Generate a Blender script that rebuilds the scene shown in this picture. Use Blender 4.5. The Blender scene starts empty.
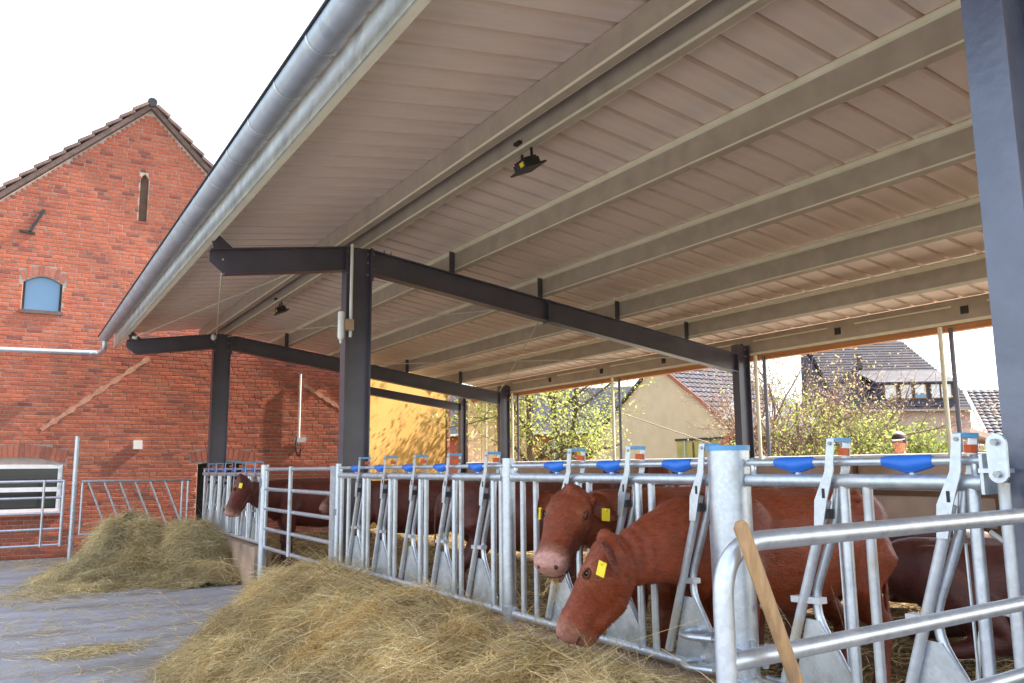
import bpy, bmesh, math, random
import numpy as np
from mathutils import Vector, Matrix
R = math.radians
random.seed(7); rng = np.random.default_rng(7)
scn = bpy.context.scene
C = scn.collection

# ------------------------------------------------------------------ camera, world, sun, exposure
EYE = 1.57
cd = bpy.data.cameras.new('camera'); cam = bpy.data.objects.new('camera', cd); C.objects.link(cam)
cd.sensor_width = 36.0; cd.lens = 827.78 / 1024 * 36.0; cd.clip_start = 0.05; cd.clip_end = 2000
yaw, pit, rol = 0.5446, 0.1505, -0.0091
fw = Vector((math.sin(yaw)*math.cos(pit), math.cos(yaw)*math.cos(pit), math.sin(pit)))
rt = Vector((math.cos(yaw), -math.sin(yaw), 0)); up = rt.cross(fw)
r2 = rt*math.cos(rol) + up*math.sin(rol); u2 = up*math.cos(rol) - rt*math.sin(rol)
m = Matrix((r2, u2, -fw)).transposed().to_4x4(); m.translation = (0, 0, EYE)
cam.matrix_world = m
scn.camera = cam

SUN_EL, SUN_AZ = R(43), R(-6)            # azimuth from +X, towards -Y
sdir = Vector((math.cos(SUN_EL)*math.cos(SUN_AZ), math.cos(SUN_EL)*math.sin(SUN_AZ), math.sin(SUN_EL)))
w = bpy.data.worlds.new('World'); scn.world = w; w.use_nodes = True
nt = w.node_tree; nt.nodes.clear()
out = nt.nodes.new('ShaderNodeOutputWorld'); bg = nt.nodes.new('ShaderNodeBackground')
sky = nt.nodes.new('ShaderNodeTexSky'); sky.sky_type = 'NISHITA'; sky.sun_disc = False
sky.sun_elevation = SUN_EL; sky.sun_rotation = math.atan2(sdir.x, sdir.y)
sky.air_density = 1.1; sky.dust_density = 1.6; sky.ozone_density = 1.0
tc = nt.nodes.new('ShaderNodeTexCoord'); mp = nt.nodes.new('ShaderNodeMapping'); mp.inputs['Scale'].default_value = (1, 1, 2.6)
ns = nt.nodes.new('ShaderNodeTexNoise'); ns.inputs['Scale'].default_value = 2.2; ns.inputs['Detail'].default_value = 6
cr = nt.nodes.new('ShaderNodeValToRGB'); cr.color_ramp.elements[0].position = .38; cr.color_ramp.elements[1].position = .72
cr.color_ramp.elements[0].color = (.06, .06, .06, 1); cr.color_ramp.elements[1].color = (.85, .85, .85, 1)
mx = nt.nodes.new('ShaderNodeMixRGB'); mx.inputs['Color2'].default_value = (7.6, 7.9, 8.4, 1)   # thin bright cirrus
nt.links.new(tc.outputs['Generated'], mp.inputs['Vector']); nt.links.new(mp.outputs['Vector'], ns.inputs['Vector'])
nt.links.new(ns.outputs['Fac'], cr.inputs['Fac']); nt.links.new(cr.outputs['Color'], mx.inputs['Fac'])
nt.links.new(sky.outputs['Color'], mx.inputs['Color1']); nt.links.new(mx.outputs['Color'], bg.inputs['Color'])
bg.inputs['Strength'].default_value = 0.11
nt.links.new(bg.outputs['Background'], out.inputs['Surface'])
sd = bpy.data.lights.new('sun', 'SUN'); sd.energy = 4.6; sd.angle = R(0.6); sd.color = (1, .93, .82)
so = bpy.data.objects.new('sun', sd); C.objects.link(so); so.location = (30, -10, 30)
so.rotation_euler = sdir.to_track_quat('Z', 'Y').to_euler()
scn.view_settings.view_transform = 'Standard'; scn.view_settings.look = 'None'
scn.view_settings.gamma = 1.0; scn.view_settings.exposure = 1.95

# ------------------------------------------------------------------ materials
MATS = {}
def nmat(name):
    m = bpy.data.materials.new(name); m.use_nodes = True
    return m, m.node_tree, m.node_tree.nodes['Principled BSDF']
def mat(name, c1, c2=None, scale=6, rough=.7, metal=0, bump=.1, bscale=None, detail=4, spread=(.35, .65), coord='Object', stretch=(1, 1, 1), c3=None, s3=1.2, spec=.4, transl=0):
    m, t, b = nmat(name); N = t.nodes; L = t.links
    b.inputs['Roughness'].default_value = rough; b.inputs['Metallic'].default_value = metal
    b.inputs['Specular IOR Level'].default_value = spec
    tc = N.new('ShaderNodeTexCoord'); mp = N.new('ShaderNodeMapping'); mp.inputs['Scale'].default_value = stretch
    L.new(tc.outputs[coord], mp.inputs['Vector'])
    n = N.new('ShaderNodeTexNoise'); n.inputs['Scale'].default_value = scale; n.inputs['Detail'].default_value = detail
    L.new(mp.outputs['Vector'], n.inputs['Vector'])
    r = N.new('ShaderNodeValToRGB'); r.color_ramp.elements[0].position, r.color_ramp.elements[1].position = spread
    c2 = c2 or tuple(x*.75 for x in c1)
    r.color_ramp.elements[0].color = (*c1, 1); r.color_ramp.elements[1].color = (*c2, 1)
    L.new(n.outputs['Fac'], r.inputs['Fac']); col = r.outputs['Color']
    if c3:
        n3 = N.new('ShaderNodeTexNoise'); n3.inputs['Scale'].default_value = s3; n3.inputs['Detail'].default_value = 5
        L.new(mp.outputs['Vector'], n3.inputs['Vector'])
        r3 = N.new('ShaderNodeValToRGB'); r3.color_ramp.elements[0].position = .5; r3.color_ramp.elements[1].position = .68
        L.new(n3.outputs['Fac'], r3.inputs['Fac'])
        x = N.new('ShaderNodeMixRGB'); x.inputs['Color2'].default_value = (*c3, 1)
        L.new(r3.outputs['Color'], x.inputs['Fac']); L.new(col, x.inputs['Color1']); col = x.outputs['Color']
    L.new(col, b.inputs['Base Color'])
    if bump:
        n2 = N.new('ShaderNodeTexNoise'); n2.inputs['Scale'].default_value = bscale or scale*6; n2.inputs['Detail'].default_value = 5
        L.new(mp.outputs['Vector'], n2.inputs['Vector'])
        bp = N.new('ShaderNodeBump'); bp.inputs['Strength'].default_value = bump; bp.inputs['Distance'].default_value = .02
        L.new(n2.outputs['Fac'], bp.inputs['Height']); L.new(bp.outputs['Normal'], b.inputs['Normal'])
    if transl:
        b.inputs['Transmission Weight'].default_value = 0
    MATS[name] = m
    return m
def attrmat(name, rough=.8, scale=40, amp=.35, bump=.3, bscale=120, sheen=0, transl=0, stretch=(1, 1, 1), spec=.3):
    """colour comes from the mesh attribute 'col', with a fine noise over it"""
    m, t, b = nmat(name); N = t.nodes; L = t.links
    b.inputs['Roughness'].default_value = rough; b.inputs['Specular IOR Level'].default_value = spec
    a = N.new('ShaderNodeAttribute'); a.attribute_name = 'col'
    tc = N.new('ShaderNodeTexCoord'); mp = N.new('ShaderNodeMapping'); mp.inputs['Scale'].default_value = stretch
    L.new(tc.outputs['Object'], mp.inputs['Vector'])
    n = N.new('ShaderNodeTexNoise'); n.inputs['Scale'].default_value = scale; n.inputs['Detail'].default_value = 5
    L.new(mp.outputs['Vector'], n.inputs['Vector'])
    mr = N.new('ShaderNodeMapRange'); mr.inputs['From Min'].default_value = .3; mr.inputs['From Max'].default_value = .7
    mr.inputs['To Min'].default_value = 1-amp; mr.inputs['To Max'].default_value = 1+amp
    L.new(n.outputs['Fac'], mr.inputs['Value'])
    x = N.new('ShaderNodeVectorMath'); x.operation = 'SCALE'
    L.new(a.outputs['Color'], x.inputs[0]); L.new(mr.outputs['Result'], x.inputs['Scale'])
    L.new(x.outputs['Vector'], b.inputs['Base Color'])
    if bump:
        n2 = N.new('ShaderNodeTexNoise'); n2.inputs['Scale'].default_value = bscale; n2.inputs['Detail'].default_value = 3
        L.new(mp.outputs['Vector'], n2.inputs['Vector'])
        bp = N.new('ShaderNodeBump'); bp.inputs['Strength'].default_value = bump; bp.inputs['Distance'].default_value = .01
        L.new(n2.outputs['Fac'], bp.inputs['Height']); L.new(bp.outputs['Normal'], b.inputs['Normal'])
    if sheen: b.inputs['Sheen Weight'].default_value = sheen; b.inputs['Sheen Roughness'].default_value = .4
    if transl:
        o = [q for q in N if q.type == 'OUTPUT_MATERIAL'][0]
        tr = N.new('ShaderNodeBsdfTranslucent'); ms = N.new('ShaderNodeMixShader'); ms.inputs['Fac'].default_value = transl
        L.new(x.outputs['Vector'], tr.inputs['Color'])
        L.new(b.outputs['BSDF'], ms.inputs[1]); L.new(tr.outputs['BSDF'], ms.inputs[2]); L.new(ms.outputs['Shader'], o.inputs['Surface'])
    MATS[name] = m
    return m
def galv(name, c1, c2, rough=.42, metal=.75, scale=14, dirt=None, dlo=(.52, .72)):
    m, t, b = nmat(name); N = t.nodes; L = t.links
    tc = N.new('ShaderNodeTexCoord')
    v = N.new('ShaderNodeTexVoronoi'); v.inputs['Scale'].default_value = scale*4
    n = N.new('ShaderNodeTexNoise'); n.inputs['Scale'].default_value = scale; n.inputs['Detail'].default_value = 6
    L.new(tc.outputs['Object'], v.inputs['Vector']); L.new(tc.outputs['Object'], n.inputs['Vector'])
    mxx = N.new('ShaderNodeMixRGB'); mxx.inputs['Fac'].default_value = .3
    L.new(n.outputs['Fac'], mxx.inputs['Color1']); L.new(v.outputs['Color'], mxx.inputs['Color2'])
    r = N.new('ShaderNodeValToRGB'); r.color_ramp.elements[0].position = .3; r.color_ramp.elements[1].position = .7
    r.color_ramp.elements[0].color = (*c1, 1); r.color_ramp.elements[1].color = (*c2, 1)
    L.new(mxx.outputs['Color'], r.inputs['Fac']); col = r.outputs['Color']
    if dirt:
        n3 = N.new('ShaderNodeTexNoise'); n3.inputs['Scale'].default_value = 5; n3.inputs['Detail'].default_value = 8
        L.new(tc.outputs['Object'], n3.inputs['Vector'])
        r3 = N.new('ShaderNodeValToRGB'); r3.color_ramp.elements[0].position, r3.color_ramp.elements[1].position = dlo
        r3.color_ramp.elements[1].color = (.8, .8, .8, 1)
        L.new(n3.outputs['Fac'], r3.inputs['Fac'])
        x = N.new('ShaderNodeMixRGB'); x.inputs['Color2'].default_value = (*dirt, 1)
        L.new(r3.outputs['Color'], x.inputs['Fac']); L.new(col, x.inputs['Color1']); col = x.outputs['Color']
        iv = N.new('ShaderNodeMapRange'); iv.inputs['To Min'].default_value = metal; iv.inputs['To Max'].default_value = 0
        L.new(r3.outputs['Color'], iv.inputs['Value']); L.new(iv.outputs['Result'], b.inputs['Metallic'])
    else: b.inputs['Metallic'].default_value = metal
    L.new(col, b.inputs['Base Color'])
    mr = N.new('ShaderNodeMapRange'); mr.inputs['To Min'].default_value = rough-.1; mr.inputs['To Max'].default_value = rough+.18
    L.new(n.outputs['Fac'], mr.inputs['Value']); L.new(mr.outputs['Result'], b.inputs['Roughness'])
    MATS[name] = m
def brickmat(name, cols, amp=.25):
    m, t, b = nmat(name); N = t.nodes; L = t.links
    g = N.new('ShaderNodeNewGeometry'); oi = N.new('ShaderNodeObjectInfo')
    ad = N.new('ShaderNodeMath'); ad.operation = 'ADD'; fr = N.new('ShaderNodeMath'); fr.operation = 'FRACT'
    L.new(g.outputs['Random Per Island'], ad.inputs[0]); L.new(oi.outputs['Random'], ad.inputs[1]); L.new(ad.outputs[0], fr.inputs[0])
    r = N.new('ShaderNodeValToRGB'); els = r.color_ramp.elements
    while len(els) < len(cols): els.new(.5)
    for i, (p, c) in enumerate(cols): els[i].position = p; els[i].color = (*c, 1)
    L.new(fr.outputs[0], r.inputs['Fac'])
    n = N.new('ShaderNodeTexNoise'); n.inputs['Scale'].default_value = 1.1; n.inputs['Detail'].default_value = 7
    n2 = N.new('ShaderNodeTexNoise'); n2.inputs['Scale'].default_value = 38; n2.inputs['Detail'].default_value = 5
    L.new(g.outputs['Position'], n.inputs['Vector']); L.new(g.outputs['Position'], n2.inputs['Vector'])
    ml = N.new('ShaderNodeMath'); ml.operation = 'MULTIPLY'
    a1 = N.new('ShaderNodeMapRange'); a1.inputs['From Min'].default_value = .3; a1.inputs['From Max'].default_value = .7; a1.inputs['To Min'].default_value = .8; a1.inputs['To Max'].default_value = 1.15
    a2 = N.new('ShaderNodeMapRange'); a2.inputs['From Min'].default_value = .3; a2.inputs['From Max'].default_value = .7; a2.inputs['To Min'].default_value = 1-amp; a2.inputs['To Max'].default_value = 1+amp
    L.new(n.outputs['Fac'], a1.inputs['Value']); L.new(n2.outputs['Fac'], a2.inputs['Value'])
    L.new(a1.outputs[0], ml.inputs[0]); L.new(a2.outputs[0], ml.inputs[1])
    x = N.new('ShaderNodeVectorMath'); x.operation = 'SCALE'; L.new(r.outputs['Color'], x.inputs[0]); L.new(ml.outputs[0], x.inputs['Scale'])
    L.new(x.outputs['Vector'], b.inputs['Base Color']); b.inputs['Roughness'].default_value = .85
    bp = N.new('ShaderNodeBump'); bp.inputs['Strength'].default_value = .4; bp.inputs['Distance'].default_value = .004
    L.new(n2.outputs['Fac'], bp.inputs['Height']); L.new(bp.outputs['Normal'], b.inputs['Normal'])
    MATS[name] = m
def glassmat(name, col, rough=.08):
    m, t, b = nmat(name); b.inputs['Base Color'].default_value = (*col, 1); b.inputs['Roughness'].default_value = rough
    b.inputs['Specular IOR Level'].default_value = .8; MATS[name] = m

galv('galvanised', (.50, .55, .61), (.66, .70, .75), .33, .75, 16, dirt=(.42, .36, .27), dlo=(.60, .86))
galv('galvanised_dirty', (.50, .53, .57), (.64, .66, .68), .42, .6, 12, dirt=(.40, .34, .24))
mat('purlin_steel', (.38, .315, .25), (.45, .38, .30), 5, .5, 0, .03, 40)
mat('purlin_lip', (.74, .70, .52), (.82, .77, .60), 6, .45, 0, 0)
galv('eave_steel', (.50, .52, .49), (.78, .79, .74), .45, .4, 2.5)
galv('zinc', (.34, .39, .45), (.46, .51, .57), .42, .5, 3)
mat('dark_steel', (.046, .040, .060), (.062, .054, .08), 5, .34, 0, .06, 30, c3=(.072, .064, .092), s3=2.2, spec=.9)
mat('sky_lit_steel', (.070, .082, .135), (.092, .105, .165), 6, .30, 0, .08, 26, c3=(.105, .118, .18), s3=3, spec=1.0)  # dark_steel paint made lighter and bluer, sky reflection painted into the colour
mat('bolt', (.45, .46, .48), (.3, .3, .31), 30, .4, .7, 0)
mat('panel', (.78, .65, .555), (.82, .69, .60), 3, .55, 0, .05, 60, c3=(.71, .575, .48), s3=.9, stretch=(.5, 5, 1))
mat('roof_sheet', (.20, .19, .18), (.26, .25, .24), 4, .8)
mat('mortar', (.54, .43, .36), (.42, .32, .27), 8, .95, 0, .5, 90, c3=(.40, .30, .25), s3=2)
brickmat('brick', [(0, (.36, .090, .046)), (.25, (.39, .105, .054)), (.45, (.33, .078, .042)), (.62, (.41, .118, .060)), (.8, (.36, .092, .048)), (.92, (.20, .055, .038)), (1, (.38, .13, .072))])
brickmat('arch_brick', [(0, (.30, .085, .055)), (.5, (.38, .12, .07)), (1, (.24, .07, .05))])
mat('scar', (.46, .25, .17), (.40, .18, .12), 9, .95, 0, .5, 60)
mat('slate_trim', (.16, .105, .09), (.10, .07, .062), 9, .8, 0, .3, 50)
brickmat('roof_tile', [(0, (.19, .12, .10)), (.5, (.14, .09, .08)), (1, (.24, .15, .12))])
glassmat('glass_blue', (.10, .22, .36)); glassmat('glass_dark', (.02, .024, .03)); glassmat('glass_pale', (.30, .33, .36))
mat('white_paint', (.76, .77, .78), (.66, .67, .68), 7, .5, 0, .03)
mat('black_iron', (.02, .02, .022), (.035, .03, .03), 12, .6)
mat('yard', (.32, .31, .335), (.39, .38, .405), 1.1, .85, 0, .5, 30, c3=(.235, .21, .19), s3=.9, detail=9, stretch=(.7, 2.0, 1))
mat('bounce_paving', (.50, .45, .38), (.42, .37, .31), .8, .9, 0, .3, 30, detail=8)
mat('earth', (.12, .10, .055), (.075, .085, .035), .6, .95, 0, .6, 14, c3=(.10, .12, .035), s3=.2, detail=8)
mat('litter', (.14, .085, .038), (.07, .042, .022), 5, .95, 0, .8, 40, c3=(.25, .17, .075), s3=1.6)
mat('kerb', (.50, .34, .23), (.40, .27, .19), 4, .85, 0, .4, 50, c3=(.22, .16, .12), s3=1.4)
mat('back_panel', (.52, .40, .33), (.43, .32, .26), 2.5, .85, 0, .2, 40, c3=(.30, .20, .14), s3=.9)
mat('brown_rail', (.16, .085, .05), (.10, .055, .035), 6, .8, 0, .2, 40)
mat('eave_timber', (.50, .22, .085), (.40, .17, .06), 3, .6, 0, .1, 40, stretch=(8, .4, 8))
mat('blue_plastic', (.015, .14, .58), (.02, .17, .66), 8, .38, 0, .05, spec=.5)
mat('blue_cap', (.10, .34, .62), (.12, .38, .68), 8, .4, 0, .05, spec=.5)
mat('orange_plastic', (.75, .13, .02), (.66, .11, .02), 8, .45, 0, .05)
mat('yellow_tag', (.85, .66, .02), (.80, .60, .02), 8, .5, 0, 0)
mat('handle_wood', (.52, .31, .145), (.40, .225, .10), 9, .55, 0, .25, 60, stretch=(8, 8, .7), c3=(.27, .16, .085), s3=3)
mat('white_plastic', (.80, .80, .77), (.74, .74, .70), 5, .45, 0, .02)
mat('rope', (.62, .56, .42), (.5, .45, .34), 30, .8, 0, .1)
mat('rubber', (.02, .02, .022), (.03, .03, .03), 8, .7)
attrmat('hay', .75, 30, .18, 0, transl=.18)
attrmat('hay_mound', .95, 22, .4, .9, 60)
attrmat('cowhide', .48, 55, .22, .4, 140, sheen=.04, stretch=(.35, 1, 1), spec=.4)
attrmat('leaf', .6, 8, .2, 0, transl=.45)
mat('bark', (.13, .095, .065), (.085, .062, .045), 9, .9, 0, .5, 40, stretch=(1, 1, .3))
mat('twig', (.24, .15, .12), (.17, .11, .085), 9, .9, 0, .2)
mat('eyelid', (.13, .03, .012), (.09, .022, .01), 9, .6, 0, 0)
mat('eye', (.008, .006, .006), (.012, .008, .008), 9, .12, 0, 0, spec=.7)
mat('nostril', (.10, .035, .03), (.05, .02, .018), 20, .5, 0, 0)
mat('yellow_render', (.48, .26, .068), (.44, .235, .058), 1.2, .9, 0, .15, 60, c3=(.50, .30, .095), s3=.4)
mat('beige_render', (.60, .48, .33), (.54, .43, .29), 2, .95, 0, .35, 90, c3=(.50, .40, .27), s3=.7)
mat('grey_cladding', (.06, .052, .082), (.045, .04, .062), 2, .8, 0, .2, 30)
mat('dark_tile', (.058, .052, .072), (.038, .034, .048), 5, .75, 0, .2, 30, c3=(.085, .074, .084), s3=1)
mat('warm_tile', (.115, .086, .08), (.08, .062, .06), 5, .75, 0, .2, 30)
mat('pink_render', (.50, .36, .31), (.44, .31, .27), 2, .9, 0, .1)
brickmat('red_brick_far', [(0, (.42, .10, .05)), (.5, (.50, .14, .07)), (1, (.34, .085, .045))])
mat('red_wall', (.44, .11, .055), (.36, .085, .045), 5, .9, 0, .3, 40)
mat('board_pale', (.66, .47, .32), (.56, .38, .25), 3, .8, 0, .15, 40, stretch=(6, 6, .4))
mat('verge_red', (.34, .12, .075), (.26, .10, .07), 5, .8, 0, .1)
mat('olive_door', (.42, .36, .10), (.30, .27, .07), 2, .6, 0, .05)
mat('skin', (.55, .26, .15), (.48, .21, .12), 9, .55, 0, .05)
mat('jacket', (.10, .12, .16), (.07, .085, .12), 9, .9, 0, .2)
mat('trousers', (.06, .07, .10), (.045, .05, .075), 9, .9, 0, .2)
mat('cap_dark', (.035, .03, .032), (.05, .045, .045), 9, .85, 0, .1)
mat('cap_pale', (.72, .70, .66), (.62, .60, .56), 9, .85, 0, .1)

# ------------------------------------------------------------------ mesh helpers
class MB:
    def __init__(s): s.v = []; s.f = []
    def add(s, vs, fs):
        o = len(s.v); s.v += [tuple(p) for p in vs]; s.f += [tuple(i+o for i in f) for f in fs]; return s
    def hexa(s, p):      # 8 points: bottom 4 ccw, top 4 ccw
        return s.add(p, [(3, 2, 1, 0), (4, 5, 6, 7), (0, 1, 5, 4), (1, 2, 6, 5), (2, 3, 7, 6), (3, 0, 4, 7)])
    def box(s, a, b):
        x0, y0, z0 = [min(p, q) for p, q in zip(a, b)]; x1, y1, z1 = [max(p, q) for p, q in zip(a, b)]
        return s.hexa([(x0, y0, z0), (x1, y0, z0), (x1, y1, z0), (x0, y1, z0), (x0, y0, z1), (x1, y0, z1), (x1, y1, z1), (x0, y1, z1)])
    def obox(s, c, ax, ay, az, hx, hy, hz):
        c, ax, ay, az = map(Vector, (c, ax, ay, az)); P = []
        for k in (-1, 1):
            for i, j in ((-1, -1), (1, -1), (1, 1), (-1, 1)): P.append(c + ax*hx*i + ay*hy*j + az*hz*k)
        return s.hexa(P)
    def tube(s, pts, r, n=10, caps=True, flat=None):
        pts = [Vector(p) for p in pts]; rs = r if isinstance(r, (list, tuple)) else [r]*len(pts)
        rings = []; nrm = None
        for i, p in enumerate(pts):
            t = (pts[min(i+1, len(pts)-1)] - pts[max(i-1, 0)]).normalized()
            if nrm is None:
                a = Vector((0, 0, 1)) if abs(t.z) < .9 else Vector((1, 0, 0))
                nrm = t.cross(a).normalized()
            else: nrm = (nrm - t*nrm.dot(t)).normalized()
            bi = t.cross(nrm)
            rings.append([p + (nrm*math.cos(2*math.pi*k/n) + bi*math.sin(2*math.pi*k/n))*rs[i] for k in range(n)])
        vs = [q for rg in rings for q in rg]; fs = []
        for i in range(len(pts)-1):
            for k in range(n): fs.append((i*n+k, i*n+(k+1) % n, (i+1)*n+(k+1) % n, (i+1)*n+k))
        if caps: fs.append(tuple(range(n-1, -1, -1))); fs.append(tuple((len(pts)-1)*n+k for k in range(n)))
        return s.add(vs, fs)
    def prism(s, poly, d):   # poly: 3d points, d: extrude vector
        n = len(poly); d = Vector(d); a = [Vector(p) for p in poly]
        return s.add(a + [p+d for p in a], [tuple(range(n-1, -1, -1)), tuple(range(n, 2*n))] + [(i, (i+1) % n, n+(i+1) % n, n+i) for i in range(n)])
    def ell(s, c, rx, ry, rz, n=12, m=8, M=None):
        vs = []; fs = []
        for j in range(m+1):
            th = math.pi*j/m
            for i in range(n):
                ph = 2*math.pi*i/n
                p = Vector((rx*math.sin(th)*math.cos(ph), ry*math.sin(th)*math.sin(ph), rz*math.cos(th)))
                if M: p = M @ p
                vs.append(Vector(c)+p)
        for j in range(m):
            for i in range(n): fs.append((j*n+i, (j+1)*n+i, (j+1)*n+(i+1) % n, j*n+(i+1) % n))
        return s.add(vs, fs)
    def mesh(s, name, smooth=False):
        me = bpy.data.meshes.new(name); me.from_pydata(s.v, [], s.f); me.update()
        bm = bmesh.new(); bm.from_mesh(me); bmesh.ops.recalc_face_normals(bm, faces=bm.faces); bm.to_mesh(me); bm.free()
        if smooth: me.polygons.foreach_set('use_smooth', [True]*len(me.polygons))
        return me
    def build(s, name, m, parent=None, smooth=False, auto=None):
        me = s.mesh(name, smooth)
        if m: me.materials.append(MATS[m])
        if auto is not None: me.set_sharp_from_angle(angle=R(auto))
        return link(name, me, parent)
def link(name, me, parent=None):
    o = bpy.data.objects.new(name, me); C.objects.link(o)
    if parent: o.parent = parent
    return o
def tag(o, label, cat=None, group=None, kind=None):
    if label: o['label'] = label
    if cat: o['category'] = cat
    if group: o['group'] = group
    if kind: o['kind'] = kind
    return o
def thing(name, label, cat, loc=(0, 0, 0), group=None):
    o = bpy.data.objects.new(name, None); C.objects.link(o); o.location = loc; o.empty_display_size = .1
    return tag(o, label, cat, group)
def tube(name, pts, r, m, parent=None, n=12):
    return MB().tube(pts, r, n).build(name, m, parent, True, 40)
def box(name, a, b, m, parent=None): return MB().box(a, b).build(name, m, parent)
def rounded(pts, rad, k=6):     # polyline with rounded corners
    pts = [Vector(p) for p in pts]; o = [pts[0]]
    for i in range(1, len(pts)-1):
        a, p, b = pts[i-1], pts[i], pts[i+1]
        d1 = (a-p).normalized()*min(rad, (a-p).length*.49); d2 = (b-p).normalized()*min(rad, (b-p).length*.49)
        for j in range(k+1):
            t = j/k; o.append((p+d1)*(1-t)**2 + p*2*t*(1-t) + (p+d2)*t*t)
    o.append(pts[-1]); return o
def npmesh(name, V, F, col=None, smooth=False):
    """V (n,3), F (m,4) or (m,3) arrays"""
    me = bpy.data.meshes.new(name); k = F.shape[1]
    me.vertices.add(len(V)); me.vertices.foreach_set('co', V.astype(np.float32).ravel())
    me.loops.add(F.size); me.loops.foreach_set('vertex_index', F.astype(np.int32).ravel())
    me.polygons.add(len(F)); me.polygons.foreach_set('loop_start', np.arange(0, F.size, k, dtype=np.int32))
    me.polygons.foreach_set('loop_total', np.full(len(F), k, dtype=np.int32))
    if smooth: me.polygons.foreach_set('use_smooth', np.ones(len(F), dtype=bool))
    if col is not None:
        a = me.attributes.new('col', 'FLOAT_COLOR', 'POINT')
        a.data.foreach_set('color', np.concatenate([col, np.ones((len(V), 1))], 1).astype(np.float32).ravel())
    me.update(); me.validate(); return me
def vnoise(P, seed=0):
    """cheap smooth noise: sum of sines, P (n,k)"""
    g = np.random.default_rng(seed); o = np.zeros(len(P))
    for i in range(7):
        k = g.normal(size=P.shape[1])*(1+i*.6); o += np.sin(P@k + g.uniform(0, 6.28))/(1+i*.45)
    return o/3.2

# ------------------------------------------------------------------ ground and the other setting
XC, XB, XF, YW = 3.2, 9.15, 2.97, 17.7
YN, YB, YA, YE = 1.57, 8.606, 15.48, 17.45
FLOOR = .22
tag(box('ground', (-400, -400, -.4), (600, 600, -.03), 'earth'), None, kind='structure')
tag(box('yard', (-9, -5, -.3), (2.88, YW-.02, 0), 'yard'), None, kind='structure')
tag(box('barn_floor', (3.12, -3, -.3), (9.0, YW-.02, FLOOR), 'litter'), None, kind='structure')
tag(box('path', (9.36, -8, -.3), (15.0, 19.5, .20), 'bounce_paving'), None, kind='structure')  # unseen slab under the person, made wide and pale to bounce sun inside
# joint strip across the yard
box('joint', (1.80, 4, -.01), (1.825, 13.5, .004), 'mortar', bpy.data.objects['yard'])
kb = thing('feed_kerb', 'low concrete feed kerb under the headlock fence', 'kerb', (3, 0, 0))
for a, b in ((-2.5, 1.3), (1.55, 8.42), (11.4, 15.4)):
    box('kerb_block', (2.89-3, a, -.2), (3.115-3, b, .545), 'kerb', kb)

# ------------------------------------------------------------------ the open barn
def zraf(X): return 4.02 - .145*abs(X-XC)          # top of the rafters
def zsoff(X): return zraf(X) + .335                # underside of the sheeting
barn = thing('open_barn', 'open cattle barn with dark steel frames and pale sheeted roof', 'barn', (XC, YB, 0))
def bp(o): o.matrix_parent_inverse = Matrix.Translation((-XC, -YB, 0)); return o
def ibeam_poly(h, bw, tf, tw):
    return [(-h/2, -bw/2), (-h/2+tf, -bw/2), (-h/2+tf, -tw/2), (h/2-tf, -tw/2), (h/2-tf, -bw/2), (h/2, -bw/2),
            (h/2, bw/2), (h/2-tf, bw/2), (h/2-tf, tw/2), (-h/2+tf, tw/2), (-h/2+tf, bw/2), (-h/2, bw/2)]
def column(x, y, z1, h=.30, bw=.15, mt='dark_steel', bolts=True):
    o = bp(MB().prism([(x+a, y+b, .0) for a, b in ibeam_poly(h, bw, .012, .009)], (0, 0, z1)).build('column', mt, barn))
    if bolts:
        for z in (z1-.06, z1-.16, z1-.30):
            for sx in (-.5, .5):
                MB().tube([(x+sx*(h-.06), y-.016, z), (x+sx*(h-.06), y-.004, z)], .013, 6).build('bolt', 'bolt', o)
    bx = MB().box((x-h/2-.05, y-bw/2-.05, .0), (x+h/2+.05, y+bw/2+.05, .025)).build('base_plate', mt, o)
    return o
def rafter(xa, xb, y, h=.27, bw=.14, cut=False, mt='dark_steel'):
    za, zb = zraf(xa), zraf(xb); d = Vector((xb-xa, 0, zb-za)); mb = MB()
    tf, tw = .012, .009
    for (z0, z1, w2) in ((0, -tf, bw/2), (-tf, -h+tf, tw/2), (-h+tf, -h, bw/2)):
        ca = .0
        x0 = xa; 
        if cut and z1 < -tf: x0 = xa+.14
        if cut and z1 == -h+tf:     # web with a slanted toe
            mb.prism([(xa, y-w2, za+z0), (xa, y-w2, za-.12), (xa+.14, y-w2, zraf(xa+.14)+z1), (xb, y-w2, zb+z1), (xb, y-w2, zb+z0)], (0, 2*w2, 0))
            continue
        zz = zraf(x0)
        mb.prism([(x0, y-w2, zz+z1), (xb, y-w2, zb+z1), (xb, y-w2, zb+z0), (x0, y-w2, zz+z0)], (0, 2*w2, 0))
    o = bp(mb.build('rafter', mt, barn))
    return o
PUR = [4.38, 5.63, 6.86, 8.09]
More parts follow.
